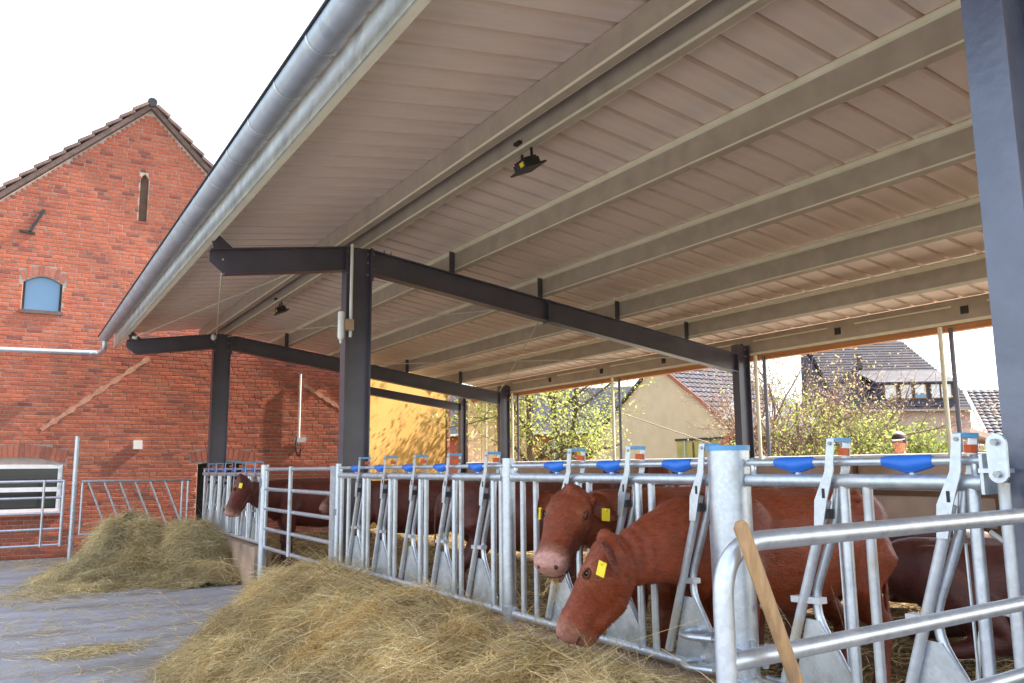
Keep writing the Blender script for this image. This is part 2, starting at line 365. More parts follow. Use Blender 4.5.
for y in (YN, YB, YA):
    mt = 'sky_lit_steel' if y == YN else 'dark_steel'
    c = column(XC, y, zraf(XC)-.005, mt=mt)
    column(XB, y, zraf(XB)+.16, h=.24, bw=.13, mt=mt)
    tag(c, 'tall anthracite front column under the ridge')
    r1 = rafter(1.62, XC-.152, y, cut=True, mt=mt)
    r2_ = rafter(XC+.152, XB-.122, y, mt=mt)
    for x, sgn in ((XC+.152, 1),):
        pl = MB().box((x, y-.075, zraf(x)-.36), (x+.014, y+.075, zraf(x)+.005)).build('end_plate', mt, r2_)
        for z in (.05, .22, .31):
            for yy in (-.055, .055):
                MB().tube([(x-.012, y+yy, zraf(x)-z), (x+.03, y+yy, zraf(x)-z)], .012, 6).build('bolt', 'bolt', r2_)
    for x in (XC+.30, XC+.38):
        MB().tube([(x, y-.05, zraf(x)-.002), (x, y-.05, zraf(x)+.035)], .011, 6).build('bolt', 'bolt', r2_)
    xm = 5.72
    MB().box((xm, y-.072, zraf(xm)-.29), (xm+.02, y+.072, zraf(xm)+.004)).build('splice_plate', mt, r2_)
    for x in PUR:
        MB().box((x-.035, y-.012, zraf(x)-.002), (x+.035, y-.004, zraf(x)+.27)).build('cleat', mt, r2_)
    MB().prism([(1.66, y-.004, zraf(1.66)), (1.62, y-.004, zraf(1.62)+.16), (1.66, y-.004, zraf(1.62)+.2), (1.86, y-.004, zraf(1.86))], (0, .008, 0)).build('cleat', mt, r1)
# the short end frame by the brick wall
column(XB+.02, YE, 3.2, h=.14, bw=.14, bolts=False)
o = MB()
for z0, z1, wv in ((0, -.012, .06), (-.012, -.17, .006), (-.17, -.182, .06)):
    o.prism([(6.72, YE-wv, 3.385+z1), (XB-.05, YE-wv, 3.07+z1), (XB-.05, YE-wv, 3.07+z0), (6.72, YE-wv, 3.385+z0)], (0, 2*wv, 0))
bp(o.build('end_beam', 'dark_steel', barn))

Y0, Y1 = -2.2, 17.25
def purlin(x, zb, zt, face=-1, name='purlin'):
    """sigma purlin running along y; web plus top strip and bottom flange with a lip"""
    f = .065
    web = MB()
    web.prism([(x, Y0, zb), (x+.004, Y0, zb), (x+.004, Y0, zt), (x, Y0, zt)], (0, Y1-Y0, 0))
    web.prism([(x+.004, Y0, zb), (x+f, Y0, zb-.009), (x+f, Y0, zb-.005), (x+.004, Y0, zb+.004)], (0, Y1-Y0, 0))
    web.prism([(x+f-.004, Y0, zb-.005), (x+f, Y0, zb-.005), (x+f, Y0, zb+.016), (x+f-.004, Y0, zb+.016)], (0, Y1-Y0, 0))
    o = bp(web.build(name, 'purlin_steel', barn))
    st = MB()   # stiffening folds near the top and the bottom edge
    st.prism([(x-.001, Y0, zt-.062), (x-.018, Y0, zt-.050), (x-.018, Y0, zt-.016), (x-.001, Y0, zt-.004)], (0, Y1-Y0, 0))
    st.build('top_fold', 'purlin_lip', o)
    MB().prism([(x-.001, Y0, zb+.002), (x-.007, Y0, zb+.004), (x-.007, Y0, zb+.014), (x-.001, Y0, zb+.018)], (0, Y1-Y0, 0)).build('lip', 'purlin_lip', o)
    return o
for x in PUR: purlin(x+.04, zraf(x+.04)+.055, zsoff(x+.04)-.012)
# double ridge purlin
def rpurlin(x, zb, zt, s):
    mb = MB().prism([(x, Y0, zb), (x+.005, Y0, zb), (x+.005, Y0, zt), (x, Y0, zt)], (0, Y1-Y0, 0))
    mb.prism([(x, Y0, zb-.004), (x+s*.07, Y0, zb-.004), (x+s*.07, Y0, zb), (x, Y0, zb)], (0, Y1-Y0, 0))
    o = bp(mb.build('purlin', 'purlin_steel', barn))
    MB().prism([(x+s*.07, Y0, zb-.004), (x+s*.075, Y0, zb-.004), (x+s*.075, Y0, zb+.022), (x+s*.07, Y0, zb+.022)], (0, Y1-Y0, 0)).build('lip', 'purlin_lip', o)
    MB().prism([(x-.002, Y0, zb-.006), (x-.008, Y0, zb-.006), (x-.008, Y0, zb+.014), (x-.002, Y0, zb+.014)], (0, Y1-Y0, 0)).build('edge', 'purlin_lip', o)
rpurlin(3.11, 4.135, zsoff(3.11)-.01, 1)
rpurlin(3.335, 4.08, zsoff(3.335)-.01, 1)
# front eave purlin (outer galvanised face) and back eave member with timber
bp(MB().prism([(1.585, Y0, 3.885), (1.60, Y0, 3.885), (1.60, Y0, zsoff(1.6)-.004), (1.585, Y0, zsoff(1.6)-.004)], (0, Y1-Y0, 0)).build('eave_purlin', 'eave_steel', barn))
bp(MB().prism([(1.60, Y0, 3.885), (1.66, Y0, 3.885), (1.66, Y0, 3.89), (1.60, Y0, 3.89)], (0, Y1-Y0, 0)).build('eave_lip', 'purlin_lip', barn))
xe = 9.33
bw_ = bp(MB().box((xe, Y0, zraf(xe)+.03), (xe+.008, Y1, zsoff(xe)-.01)).build('back_eave_purlin', 'purlin_steel', barn))
for y in np.arange(-1.6, 17, 1.72):
    MB().box((xe-.012, y, zraf(xe)+.14), (xe-.001, y+.09, zraf(xe)+.23)).build('slot', 'black_iron', bw_)
    MB().box((xe-.014, y+.2, zraf(xe)+.235), (xe-.001, y+1.5, zraf(xe)+.255)).build('fold', 'purlin_lip', bw_)
bp(MB().box((xe-.02, Y0, zraf(xe)-.045), (xe+.09, Y1, zraf(xe)+.028)).build('eave_timber', 'eave_timber', barn))
bp(MB().box((xe-.035, Y0, zraf(xe)+.032), (xe-.002, Y1, zraf(xe)+.07)).build('eave_rail', 'purlin_lip', barn))

# roof lining, one trapezoid panel per rib pitch
PIT = .302
def panel_mesh(xa, xb):
    prof = [(-.151, .052), (-.131, .052), (-.124, 0), (.124, 0), (.131, .052), (.151, .052)]
    mb = MB(); za, zb = zsoff(xa)-zsoff(XC), zsoff(xb)-zsoff(XC)
    vs = [(xa-XC, y, z+za) for y, z in prof] + [(xb-XC, y, z+zb) for y, z in prof]
    vs += [(x, y, z+.006) for x, y, z in vs]
    fs = []
    for i in range(5): fs += [(i, i+1, 7+i, 6+i), (12+i, 18+i, 19+i, 13+i)]
    fs += [(0, 6, 18, 12), (5, 17, 23, 11), (0, 12, 13, 1), (1, 13, 14, 2), (2, 14, 15, 3), (3, 15, 16, 4), (4, 16, 17, 5)]
    me = mb.add(vs, fs).mesh('roof_panel'); me.materials.append(MATS['panel']); return me
mf, mbk = panel_mesh(1.47, XC-.02), panel_mesh(XC+.02, 9.55)
y = Y0+.15
while y < Y1:
    for me in (mf, mbk):
        o = link('roof_panel', me, barn); o.matrix_parent_inverse = Matrix.Identity(4)
        o.location = (0, y-YB, zsoff(XC)+rng.uniform(-.0015, .0015)); o.rotation_euler[0] = rng.uniform(-.002, .002)
    y += PIT
top = MB()
for xa, xb in ((1.40, XC), (XC, 9.62)):
    top.prism([(xa, Y0, zsoff(xa)+.06), (xb, Y0, zsoff(xb)+.06), (xb, Y0, zsoff(xb)+.075), (xa, Y0, zsoff(xa)+.075)], (0, Y1-Y0, 0))
bp(top.build('roof_covering', 'roof_sheet', barn))
# gutter with straps
gx, gz, gr = 1.395, 4.035, .098
gp = [(gx+gr*math.cos(a), gz+gr*math.sin(a)) for a in np.linspace(R(180), R(360), 15)]
gi = [(gx+(gr-.006)*math.cos(a), gz+(gr-.006)*math.sin(a)) for a in np.linspace(R(360), R(180), 15)]
g = MB().prism([(a, Y0, b) for a, b in gp+gi], (0, 16.95-Y0, 0)).build('gutter', 'zinc', barn, True, 35); bp(g)
MB().tube([(gx-gr-.006, Y0, gz+.004), (gx-gr-.006, 16.95, gz+.004)], .011, 8).build('bead', 'black_iron', g, True)
for y in np.arange(-1.65, 16.9, .67):
    ro = gr+.004
    pp = [(gx+ro*math.cos(a), gz+ro*math.sin(a)) for a in np.linspace(R(175), R(365), 15)]
    pq = [(gx+(ro-.003)*math.cos(a), gz+(ro-.003)*math.sin(a)) for a in np.linspace(R(365), R(175), 15)]
    MB().prism([(a, y, b) for a, b in pp+pq], (0, .022, 0)).build('strap', 'galvanised', g, True, 35)
bp(MB().prism([(1.38, Y0, zsoff(1.38)+.078), (1.62, Y0, zsoff(1.62)+.078), (1.62, Y0, zsoff(1.62)+.082), (1.38, Y0, zsoff(1.38)+.082)], (0, Y1-Y0, 0)).build('eave_flashing', 'zinc', barn))
# tie rods between the frames
for a, b in (((1.72, YA, 3.84), (3.18, YB, 4.03)), ((1.75, YB-.02, 3.70), (3.10, YA, 3.98)), ((3.3, YA, 3.98), (5.7, YB, 3.60)), ((9.05, YA, 3.2), (5.75, YB, 3.60)), ((9.05, YB, 3.15), (5.8, YA, 3.60))):
    bp(tube('tie_rod', [a, b], .010, 'rope', barn, 6))
bp(MB().ell((1.74, YA-.08, 3.83), .05, .03, .03, 8, 6).build('rod_end', 'white_plastic', barn, True))

# downpipe elbow and run along the brick wall
dp = thing('downpipe', 'grey downpipe running left along the brick wall from the gutter end', 'downpipe', (1.4, YW-.3, 3.75))
def at(o): o.matrix_parent_inverse = o.parent.matrix_basis.inverted(); return o
bpy.context.view_layer.update()
at(tube('pipe', rounded([(1.40, 16.87, 3.98), (1.40, 16.90, 3.80), (1.38, YW-.16, 3.80), (-2.5, YW-.16, 3.72)], .09), .05, 'galvanised', dp))
for x in (1.2, -.4, -1.6):
    at(MB().tube([(x, YW-.16, 3.79-.02*(1.4-x)), (x+.04, YW-.16, 3.79-.02*(1.4-x))], .062, 12).build('pipe_clip', 'galvanised', dp, True, 40))

# ------------------------------------------------------------------ brick building at the far end
bld = thing('brick_building', 'old red brick farm building with a steep tiled gable roof', 'building', (2.03, YW, 0))
def inb(o): o.matrix_parent_inverse = Matrix.Translation((-2.03, -YW, 0)); return o
AX, AZ = 2.05, 8.93
def zg(x):          # underside of the roof along the gable
    if x < -.55: return AZ-.93*(AX+.55) - .55*(-.55-x)
    return AZ - (.93 if x < AX else 1.0)*abs(x-AX)
XL, XR = -4.2, 6.72
gab = [(XL, 0, 0), (XR, 0, 0), (XR, 0, zg(XR)), (AX, 0, AZ), (-.55, 0, zg(-.55)), (XL, 0, zg(XL))]
wall = MB().prism([(a, YW+.012, c) for a, b, c in gab], (0, .38, 0)).build('wall', 'mortar', bld); inb(wall)
# openings: (x0, x1, z0, spring z, arch rise)
OPEN = [(.03, .68, 4.57, 5.10, .13), (1.93, 2.09, 6.55, 7.42, .13), (-.55, .90, .82, 1.69, .0), (3.30, 4.25, .0, 1.68, .05)]
cut = MB()
for x0, x1, z0, z1, rise in OPEN:
    poly = [(x0, z0), (x1, z0)] + [(x1+(x0-x1)*t, z1+rise*math.sin(math.pi*t)) for t in np.linspace(0, 1, 9)]
    cut.prism([(a, YW-.2, b) for a, b in poly], (0, .34 if x0 < 2.5 else .7, 0))
co = cut.build('cutter', None)
bm_ = wall.modifiers.new('b', 'BOOLEAN'); bm_.object = co; bm_.operation = 'DIFFERENCE'; bm_.solver = 'EXACT'
bpy.context.view_layer.update()
me = bpy.data.meshes.new_from_object(wall.evaluated_get(bpy.context.evaluated_depsgraph_get()))
wall.modifiers.clear(); wall.data = me; bpy.data.objects.remove(co)
def spans(z):
    """free x-intervals of a brick course at height z, openings and gable cut out"""
    iv = [(-1.15, XR-.005)]
    lo = AX-(AZ-z-.06)/.93; hi = AX+(AZ-z-.06)/1.0
    if lo > -.55: iv = [(max(-1.15, lo), min(XR-.005, hi))]
    else: iv = [(-1.15, min(XR-.005, hi))]
    for i, (x0, x1, z0, z1, rise) in enumerate(OPEN):
        band = [.20, .0, .27, .27][i]; e = .008
        AR = {0: (.03, .68, 5.10, .13, .19), 2: (-.55, .90, 1.72, .10, .24), 3: (3.2, 4.35, 1.70, .08, .22)}.get(i)
        ztop = AR[2]+AR[3]+AR[4]+.01 if AR else z1+rise
        if z+.036 > z0 and z-.036 < ztop:
            if z > z1-.02:
                if AR:
                    x0, x1 = AR[0]-.06, AR[1]+.06; q_ = (z-.02-AR[2]-AR[4])/AR[3]
                    if q_ > 0: t_ = math.asin(min(1, q_))/math.pi; x0, x1 = x0+(x1-x0)*t_, x1-(x1-x0)*t_
                else: x0, x1 = x0+.02, x1-.02
            nv = []
            for p, q in iv:
                if x1 <= p or x0 >= q: nv.append((p, q)); continue
                if x0-e > p: nv.append((p, x0-e))
                if x1+e < q: nv.append((x1+e, q))
            iv = nv
    return iv
CO = .0765
bricks = []
row = 0; z = .04
while z < AZ-.1:
    hdr = row % 4 == 3
    Lb = .124 if hdr else .252
    iv = spans(z)
    x = XL + [.0, .126, .063, .03][row % 4]
    while x < XR:
        for p, q in iv:
            a_, b_ = max(x+.0065, p), min(x+Lb-.0065, q)
            if b_-a_ > .03: bricks.append(((a_+b_)/2, z, (b_-a_)/2))
        x += Lb
    row += 1; z += CO
random.shuffle(bricks)
def dep(b): return b[0]*math.sin(yaw) + (0 if 1.0 < b[1] < 3.5 else 5)    # nearest and unhidden first
near = sorted([b for b in bricks if abs(b[2]-.1195) < .001 and b[0] > -.5], key=dep)[:300]
ns_ = set(near)
def brick_vs(hw, hh=.0315, d=.016):
    e = .004
    vs = [(-hw, d, -hh), (hw, d, -hh), (hw, d, hh), (-hw, d, hh), (-hw, e, -hh), (hw, e, -hh), (hw, e, hh), (-hw, e, hh), (-hw+e, 0, -hh+e), (hw-e, 0, -hh+e), (hw-e, 0, hh-e), (-hw+e, 0, hh-e)]
    fs = [(0, 1, 5, 4), (1, 2, 6, 5), (2, 3, 7, 6), (3, 0, 4, 7), (4, 5, 9, 8), (5, 6, 10, 9), (6, 7, 11, 10), (7, 4, 8, 11), (8, 9, 10, 11)]
    return vs, fs
bme = MB().add(*brick_vs(.1195)).mesh('brick'); bme.materials.append(MATS['brick'])
for xc, z, hw in near:
    o = link('brick', bme, bld); o.location = (xc-2.03, -.002+rng.uniform(-.002, .002), z); o.rotation_euler = (0, rng.uniform(-.008, .008), 0)
rest = MB(); dep_j = {}
for b in bricks:
    if b in ns_: continue
    vs, fs = brick_vs(b[2]*rng.uniform(.985, 1.0)); dy = rng.uniform(-.002, .002)
    rest.add([(x+b[0], y+YW-.002+dy, q+b[1]) for x, y, q in vs], fs)
o = inb(rest.build('brickwork', 'brick', bld)); o['kind'] = 'stuff'
def arch(x0, x1, z1, rise, hgt, n):
    """soldier bricks fanned over an opening"""
    for i in range(n):
        t = (i+.5)/n; a = (t-.5)*.55*(1 if rise else .75)
        x = x0-.02+(x1-x0+.04)*t; zc = z1+rise*math.sin(math.pi*t)+.005
        wd = (x1-x0+.04)/n*.5-.005
        ax = Vector((math.cos(a), 0, -math.sin(a))); az = Vector((math.sin(a), 0, math.cos(a)))
        c = Vector((x, YW+.006, zc)) + az*hgt/2
        inb(MB().obox(c, ax, (0, 1, 0), az, wd, .010, hgt/2-.005).build('arch_brick', 'arch_brick', bld))
arch(.03, .68, 5.10, .13, .19, 8)
arch(-.55, .90, 1.72, .10, .24, 18)
arch(3.2, 4.35, 1.70, .08, .22, 12)
# upper arched window
wn = inb(MB().prism([(a, YW+.10, b) for a, b in [(.03, 4.57), (.68, 4.57)] + [(.68-.65*t, 5.10+.13*math.sin(math.pi*t)) for t in np.linspace(0, 1, 9)]], (0, .02, 0)).build('window', 'glass_blue', bld))
MB().box((.02, YW+.06, 4.575), (.07, YW+.13, 5.10)).build('frame', 'black_iron', wn); MB().box((.64, YW+.06, 4.575), (.69, YW+.13, 5.10)).build('frame', 'black_iron', wn)
MB().box((.0, YW-.03, 4.50), (.71, YW+.10, 4.568)).build('sill', 'slate_trim', wn)
inb(MB().box((1.925, YW+.10, 6.55), (2.095, YW+.12, 7.57)).build('slit_back', 'brown_rail', bld))
inb(MB().box((1.91, YW-.012, 6.50), (2.11, YW+.12, 6.548)).build('slit_sill', 'arch_brick', bld))
# lower white window
wn = inb(MB().box((-.55, YW+.10, .82), (.90, YW+.115, 1.69)).build('window', 'glass_dark', bld))
for a, b in (((-.55, .82), (-.48, 1.69)), ((.83, .82), (.90, 1.69)), ((-.48, .82), (.83, .89)), ((-.48, 1.62), (.83, 1.69)), ((-.48, 1.20), (.83, 1.28))):
    MB().box((a[0], YW+.004, a[1]), (b[0], YW+.10, b[1])).build('frame', 'white_paint', wn)
MB().box((-.48, YW+.09, 1.285), (.83, YW+.098, 1.615)).build('upper_pane', 'glass_dark', wn)
MB().box((-.6, YW-.05, .76), (.95, YW+.12, .815)).build('sill', 'arch_brick', wn)
# iron wall anchor, doorway, roof scars
an = MB().obox((.17, YW-.025, 6.28), (.42, 0, .91), (0, 1, 0), (-.91, 0, .42), .26, .02, .025)
an.obox((.03, YW-.025, 6.04), (1, 0, -.1), (0, 1, 0), (.1, 0, 1), .13, .02, .02)
inb(an.build('wall_anchor', 'black_iron', bld))
dr = inb(MB().box((3.30, YW+.30, 0), (4.25, YW+.33, 1.72)).build('dark_doorway', 'black_iron', bld))  # black sheet stands for the shade inside the open doorway
for a, b in (((2.28, 3.78), (.50, 2.33)), ((5.42, 3.38), (6.55, 2.72))):
    L_ = math.hypot(b[0]-a[0], b[1]-a[1]); dx, dz = (b[0]-a[0])/L_, (b[1]-a[1])/L_
    n = 26; s = MB(); P1 = []; P2 = []
    for i in range(n+1):
        t = i/n; wv = .042*(1+.35*math.sin(i*1.7)+.25*math.sin(i*3.1))
        cx, cz = a[0]+dx*L_*t, a[1]+dz*L_*t
        P1.append((cx-dz*wv, YW-.008, cz+dx*wv)); P2.append((cx+dz*wv, YW-.008, cz-dx*wv))
    s.prism(P1+P2[::-1], (0, .014, 0)); inb(s.build('roof_scar', 'scar', bld))
# roof slabs, verge tiles, ridge
rf = MB()
pts = [(-4.6, zg(-4.6)), (-.55, zg(-.55)), (AX, AZ), (7.3, zg(7.3))]
for (xa, za), (xb, zb) in zip(pts[:-1], pts[1:]):
    rf.prism([(xa, YW-.10, za+.01), (xb, YW-.10, zb+.01), (xb, YW-.10, zb+.13), (xa, YW-.10, za+.13)], (0, 9, 0))
roof = inb(rf.build('roof', 'slate_trim', bld))
for sgn in (-1, 1):
    x = AX
    while -1.6 < x < 6.6:
        xb = x+sgn*.235
        ax = Vector((xb-x, 0, zg(xb)-zg(x))).normalized(); az = Vector((-ax.z*1, 0, ax.x)) if sgn > 0 else Vector((ax.z, 0, -ax.x))
        c = Vector(((x+xb)/2, YW-.02, (zg(x)+zg(xb))/2)) + az*.142
        tl = (ax*.96 + az*.14*1).normalized()      # each tile tips up a little over the next
        zt = tl.cross(Vector((0, 1, 0))); zt = zt if zt.z > 0 else -zt
        MB().obox(c, tl, (0, 1, 0), zt, .16, .14, .026).build('verge_tile', 'roof_tile', roof)
        x = xb
inb(MB().tube([(AX, YW-.14, AZ+.13), (AX, YW+8.8, AZ+.13)], .095, 10).build('ridge_tile', 'black_iron', bld, True, 40))
bpy.context.view_layer.update()
for o in roof.children: o.matrix_parent_inverse = Matrix.Translation((-2.03, -YW, 0)) if False else o.matrix_parent_inverse

wb = tag(box('junction_box', (2.08, YW-.06, 1.98), (2.24, YW-.008, 2.15), 'white_plastic'), 'small pale junction box on the brick wall above the slanted fence', 'junction box')
wp = thing('wall_pipe', 'white vertical conduit with a valve on the brick wall', 'pipe', (5.32, YW-.05, 2.0))
bpy.context.view_layer.update()
at(tube('pipe', [(5.32, YW-.06, 3.6), (5.32, YW-.06, 2.1)], .022, 'white_plastic', wp))
at(MB().box((5.22, YW-.09, 2.14), (5.48, YW-.02, 2.24)).build('valve_box', 'galvanised', wp))
at(tube('hose', rounded([(5.26, YW-.1, 2.25), (5.24, YW-.12, 1.95), (5.32, YW-.1, 1.8), (5.36, YW-.1, 2.0)], .1), .016, 'rubber', wp, 8))

# ------------------------------------------------------------------ headlock feed fence
G, GD = 'galvanised', 'galvanised_dirty'
def headlock(par, y, n, pit=.6):
    """one locking place: swinging bar with lever, bent guide, uprights, plate and sleeve"""
    x = XF
    top, bot = 1.50, .60
    lean = rng.uniform(-.02, .02)
    sb = at(tube('swing_bar', [(x-.02, y+.03, 1.42), (x-.02, y+.285+lean, .645)], .021, GD, par, 10))
    # lever: two straps astride the rails with a blue bridge and an orange lock
    for dx in (-.052, .052):
        lv = MB(); pts = [(y-.032, 1.675), (y-.015, 1.54), (y+.035, 1.42), (y+.055, 1.30)]
        hw = [.017, .021, .031, .021]
        P1 = [(x+dx, a-h_, b) for (a, b), h_ in zip(pts, hw)]; P2 = [(x+dx, a+h_, b) for (a, b), h_ in zip(pts, hw)]
        lv.prism(P1+P2[::-1], (.006, 0, 0)); l = lv.build('lever', G, sb)
        if dx < 0:
            q = MB().obox((x+dx-.001, y+.018, 1.45), (0, 0, 1), (1, 0, 0), (0, 1, 0), .02, .0015, .006).build('slot', 'black_iron', sb)
            MBc = MB().tube([(x+dx-.006, y-.03, 1.655), (x+dx+.002, y-.03, 1.655)], .008, 8).build('bolt', 'bolt', sb)
    for nm, a, b, mt in (('bridge_cap', (x-.044, y-.050, 1.660), (x+.060, y-.016, 1.678), 'blue_cap'), ('lock_flag', (x+.008, y-.046, 1.606), (x+.044, y-.020, 1.636), 'orange_plastic'), ('stop', (x-.045, y+.005, 1.345), (x-.01, y+.045, 1.385), 'rubber')):
        q = MB().box(a, b).build(nm, mt, sb)
    at(tube('bent_guide', rounded([(x+.02, y-.005, top), (x+.02, y+.02, 1.33), (x+.02, y+.17, .97), (x+.02, y-.03, .66)], .12), .019, G, par, 10))
    cl = at(MB().obox((x, y+.17, 1.0), (0, 1, -.05), (1, 0, 0), (0, .05, 1), .075, .024, .013).build('collar', GD, par))
    at(tube('upright', [(x, y-.045, bot), (x, y-.045, top)], .022, G, par, 10))
    at(tube('upright', [(x, y-.155, bot), (x, y-.155, top)], .020, GD, par, 10))
    pl = at(MB().prism([(x-.004, y+.27, .615), (x-.004, y-.03, .615), (x-.004, y-.035, .70), (x-.004, y+.12, .92), (x-.004, y+.185, .92)], (.006, 0, 0)).build('deflector_plate', G, par))
    at(tube('thin_rod', [(x+.035, y+.012, .62), (x+.035, y+.02, 1.28)], .006, G, par, 6))
    # blue locking sleeve on the upper rail
    c = y+.205
    sl = MB().tube([(x, c+.10, 1.578), (x, c+.085, 1.578), (x, c+.03, 1.572), (x, c-.005, 1.566), (x, c-.03, 1.568), (x, c-.095, 1.578), (x, c-.11, 1.578)], [.019, .022, .031, .036, .034, .026, .020], 14)
    at(sl.build('locking_sleeve', 'blue_plastic', par, True, 60))
    at(MB().tube([(x, c-.02, 1.515), (x, c-.02, 1.55)], .012, 8).build('sleeve_peg', G, par, True))
def fence(label, ya, yb, heads, end_bars=()):
    t = thing('headlock_fence', label, 'feed fence', (XF, (ya+yb)/2, .545), 'headlock fence sections along the feed kerb')
    bpy.context.view_layer.update()
    at(tube('main_rail', [(XF, ya, 1.50), (XF, yb, 1.50)], .030, G, t, 14))
    at(tube('locking_rail', [(XF, ya, 1.578), (XF, yb, 1.578)], .0165, G, t, 10))
    at(tube('bottom_rail', [(XF, ya, .60), (XF, yb, .60)], .024, GD, t, 10))
    for y in heads: headlock(t, y, 0)
    for y in end_bars: at(tube('upright', [(XF, y, .6), (XF, y, 1.5)], .020, GD, t, 10))
    for y in (ya-.03 if ya > yb else ya+.03, yb+.03 if ya > yb else yb-.03):
        at(MB().tube([(XF, y, 1.50), (XF, y, 1.60)], .013, 8).build('rail_hanger', G, t, True))
    return t
f1 = fence('galvanised headlock fence section beyond the gate at the brick wall', 15.35, 11.42, [14.75, 14.15, 13.5, 12.85, 12.2, 11.68], (15.25,))
f2 = fence('galvanised five-place headlock fence section between the gate and the slim post', 8.36, 5.03, [7.72, 7.08, 6.44, 5.82, 5.22], (8.30, 8.10))
f3 = fence('headlock fence section with two cattle heads through it', 4.90, 2.98, [4.19, 3.63, 3.06], (4.78, 4.62))
f4 = fence('headlock fence section between the thick post and the near column', 2.78, 1.68, [2.31, 1.77], ())
# bracket joining the last section to the near column
bpy.context.view_layer.update()
at(MB().prism([(XF-.04, 1.60, z_) for z_ in ()] or [(XF-.055, 1.60+.035*math.cos(a), (1.565 if math.sin(a) < 0 else 1.665)-.05+.035*math.sin(a)+.02) for a in np.linspace(0, 2*math.pi, 17)[:-1]], (.012, 0, 0)).build('end_plate', G, f4))
at(MB().box((XF-.04, 1.66, 1.46), (XF+.04, 1.672, 1.60)).build('end_plate', G, f4))
at(MB().box((XF-.05, 1.60, 1.535), (XF+.05, 1.672, 1.55)).build('end_plate', G, f4))
for z_ in (1.53, 1.64): at(MB().tube([(XF-.07, 1.60, z_), (XF-.04, 1.60, z_)], .013, 6).build('bolt', 'bolt', f4))
# hose loops hanging inside
hs = tag(tube('cable_loop', rounded([(3.1, 1.75, 1.32), (3.1, 1.60, 1.22), (3.1, 1.66, 1.02), (3.1, 1.80, 1.05), (3.1, 1.84, .85), (3.1, 1.86, .60)], .1), .009, 'white_plastic'), 'thin pale cable looping down behind the fence near the column', 'cable')

# posts
def post(name, label, x, y, r, z1, mt=G, cap=None, rings=()):
    t = thing(name, label, 'post', (x, y, 0)); bpy.context.view_layer.update()
    at(MB().tube([(x, y, -.1), (x, y, z1)], r, 28).build('tube', mt, t, True, 40))
    if cap: at(MB().tube([(x, y, z1-.012), (x, y, z1+.012)], r+.004, 28).build('cap', cap, t, True, 40))
    for z in rings:
        at(MB().tube([(x, y, z-.03), (x, y, z+.03)], r+.007, 24).build('clamp', G, t, True, 40))
        at(MB().box((x-.012, y-r-.05, z-.025), (x+.012, y-r, z+.025)).build('clamp_lug', G, t))
        at(MB().box((x-.012, y+r, z-.025), (x+.012, y+r+.05, z+.025)).build('clamp_lug', G, t))
    return t
p1 = post('fence_post', 'slim galvanised post between two headlock fence sections', XF, 4.965, .046, 1.63, rings=(1.535, .62))
p2 = post('fence_post', 'galvanised hinge post of the cattle gate, left of the gate', XF, 11.32, .055, 1.63, rings=(1.3, .7))
p3 = post('gate_post', 'thick galvanised round post with blue cap in front of the cattle', XF-.02, 2.885, .098, 1.65, cap='blue_cap')
bpy.context.view_layer.update()
# horseshoe brackets on the thick post
def horseshoe(c, d, z, r, lug):
    d = Vector(d).normalized(); s_ = Vector((-d.y, d.x, 0)); c = Vector(c)
    path = [c + d*(.03) + s_*r*.85] + [c + d*(.13 + r*math.cos(a)) + s_*r*math.sin(a) for a in np.linspace(R(88), R(-88), 13)] + [c + d*.03 - s_*r*.85]
    path = [Vector((p.x, p.y, z)) for p in path]
    at(MB().tube(path, .017, 8).build('horseshoe_bracket', G, p3, True, 50))
    at(MB().obox(c+d*.06+Vector((0, 0, z)), d, s_, (0, 0, 1), .05, r*.86, .005).build('bracket_web', G, p3))
    if lug: 
        q = c+d*.12+Vector((0, 0, z-.04)); at(MB().prism([q+s_*.03+Vector((0, 0, .03)), q-s_*.03+Vector((0, 0, .03)), q-s_*.012-Vector((0, 0, .03)), q+s_*.012-Vector((0, 0, .03))], d*.008).build('bracket_lug', G, p3))
        at(MB().tube([c+d*.05+Vector((0, 0, z-.0)), c+d*.05+Vector((0, 0, z+.035))], .016, 6).build('bolt', 'bolt', p3))
for z, l in ((.77, 1), (.63, 0)):
    horseshoe((XF-.02, 2.885+.06, 0), (-.25, 1, 0), z, .10, l)
    horseshoe((XF-.02, 2.885-.06, 0), (-.15, -1, 0), z-.02, .10, l)
at(MB().tube([(XF-.02+.06, 2.78, .93), (XF-.02+.06, 2.74, .93)], .014, 8).build('bolt', 'bolt', p3))

# cattle gate
gt = thing('cattle_gate', 'galvanised five-rail gate between the headlock fence sections', 'gate', (XF, 10, .5)); bpy.context.view_layer.update()
for z in (1.57, 1.31, 1.055, .80, .56): at(tube('rail', [(XF, 11.24, z), (XF, 8.56, z)], .024, G, gt))
at(tube('upright', [(XF-.03, 10.03, .54), (XF-.03, 10.03, 1.6)], .026, GD, gt))
at(box('end_stile', (XF-.035, 8.46, .50), (XF+.035, 8.58, 1.60), G, gt))
at(tube('hinge_stile', [(XF, 11.22, .54), (XF, 11.22, 1.6)], .02, G, gt))
for z in (1.1, .62): at(MB().box((XF-.06, 8.40, z), (XF-.02, 8.5, z+.06)).build('latch', G, gt))
tag(tube('gate_stop_post', [(XF, 8.42, 0), (XF, 8.42, 1.62)], .03, G), 'slim upright where the cattle gate latches to the fence', 'post')

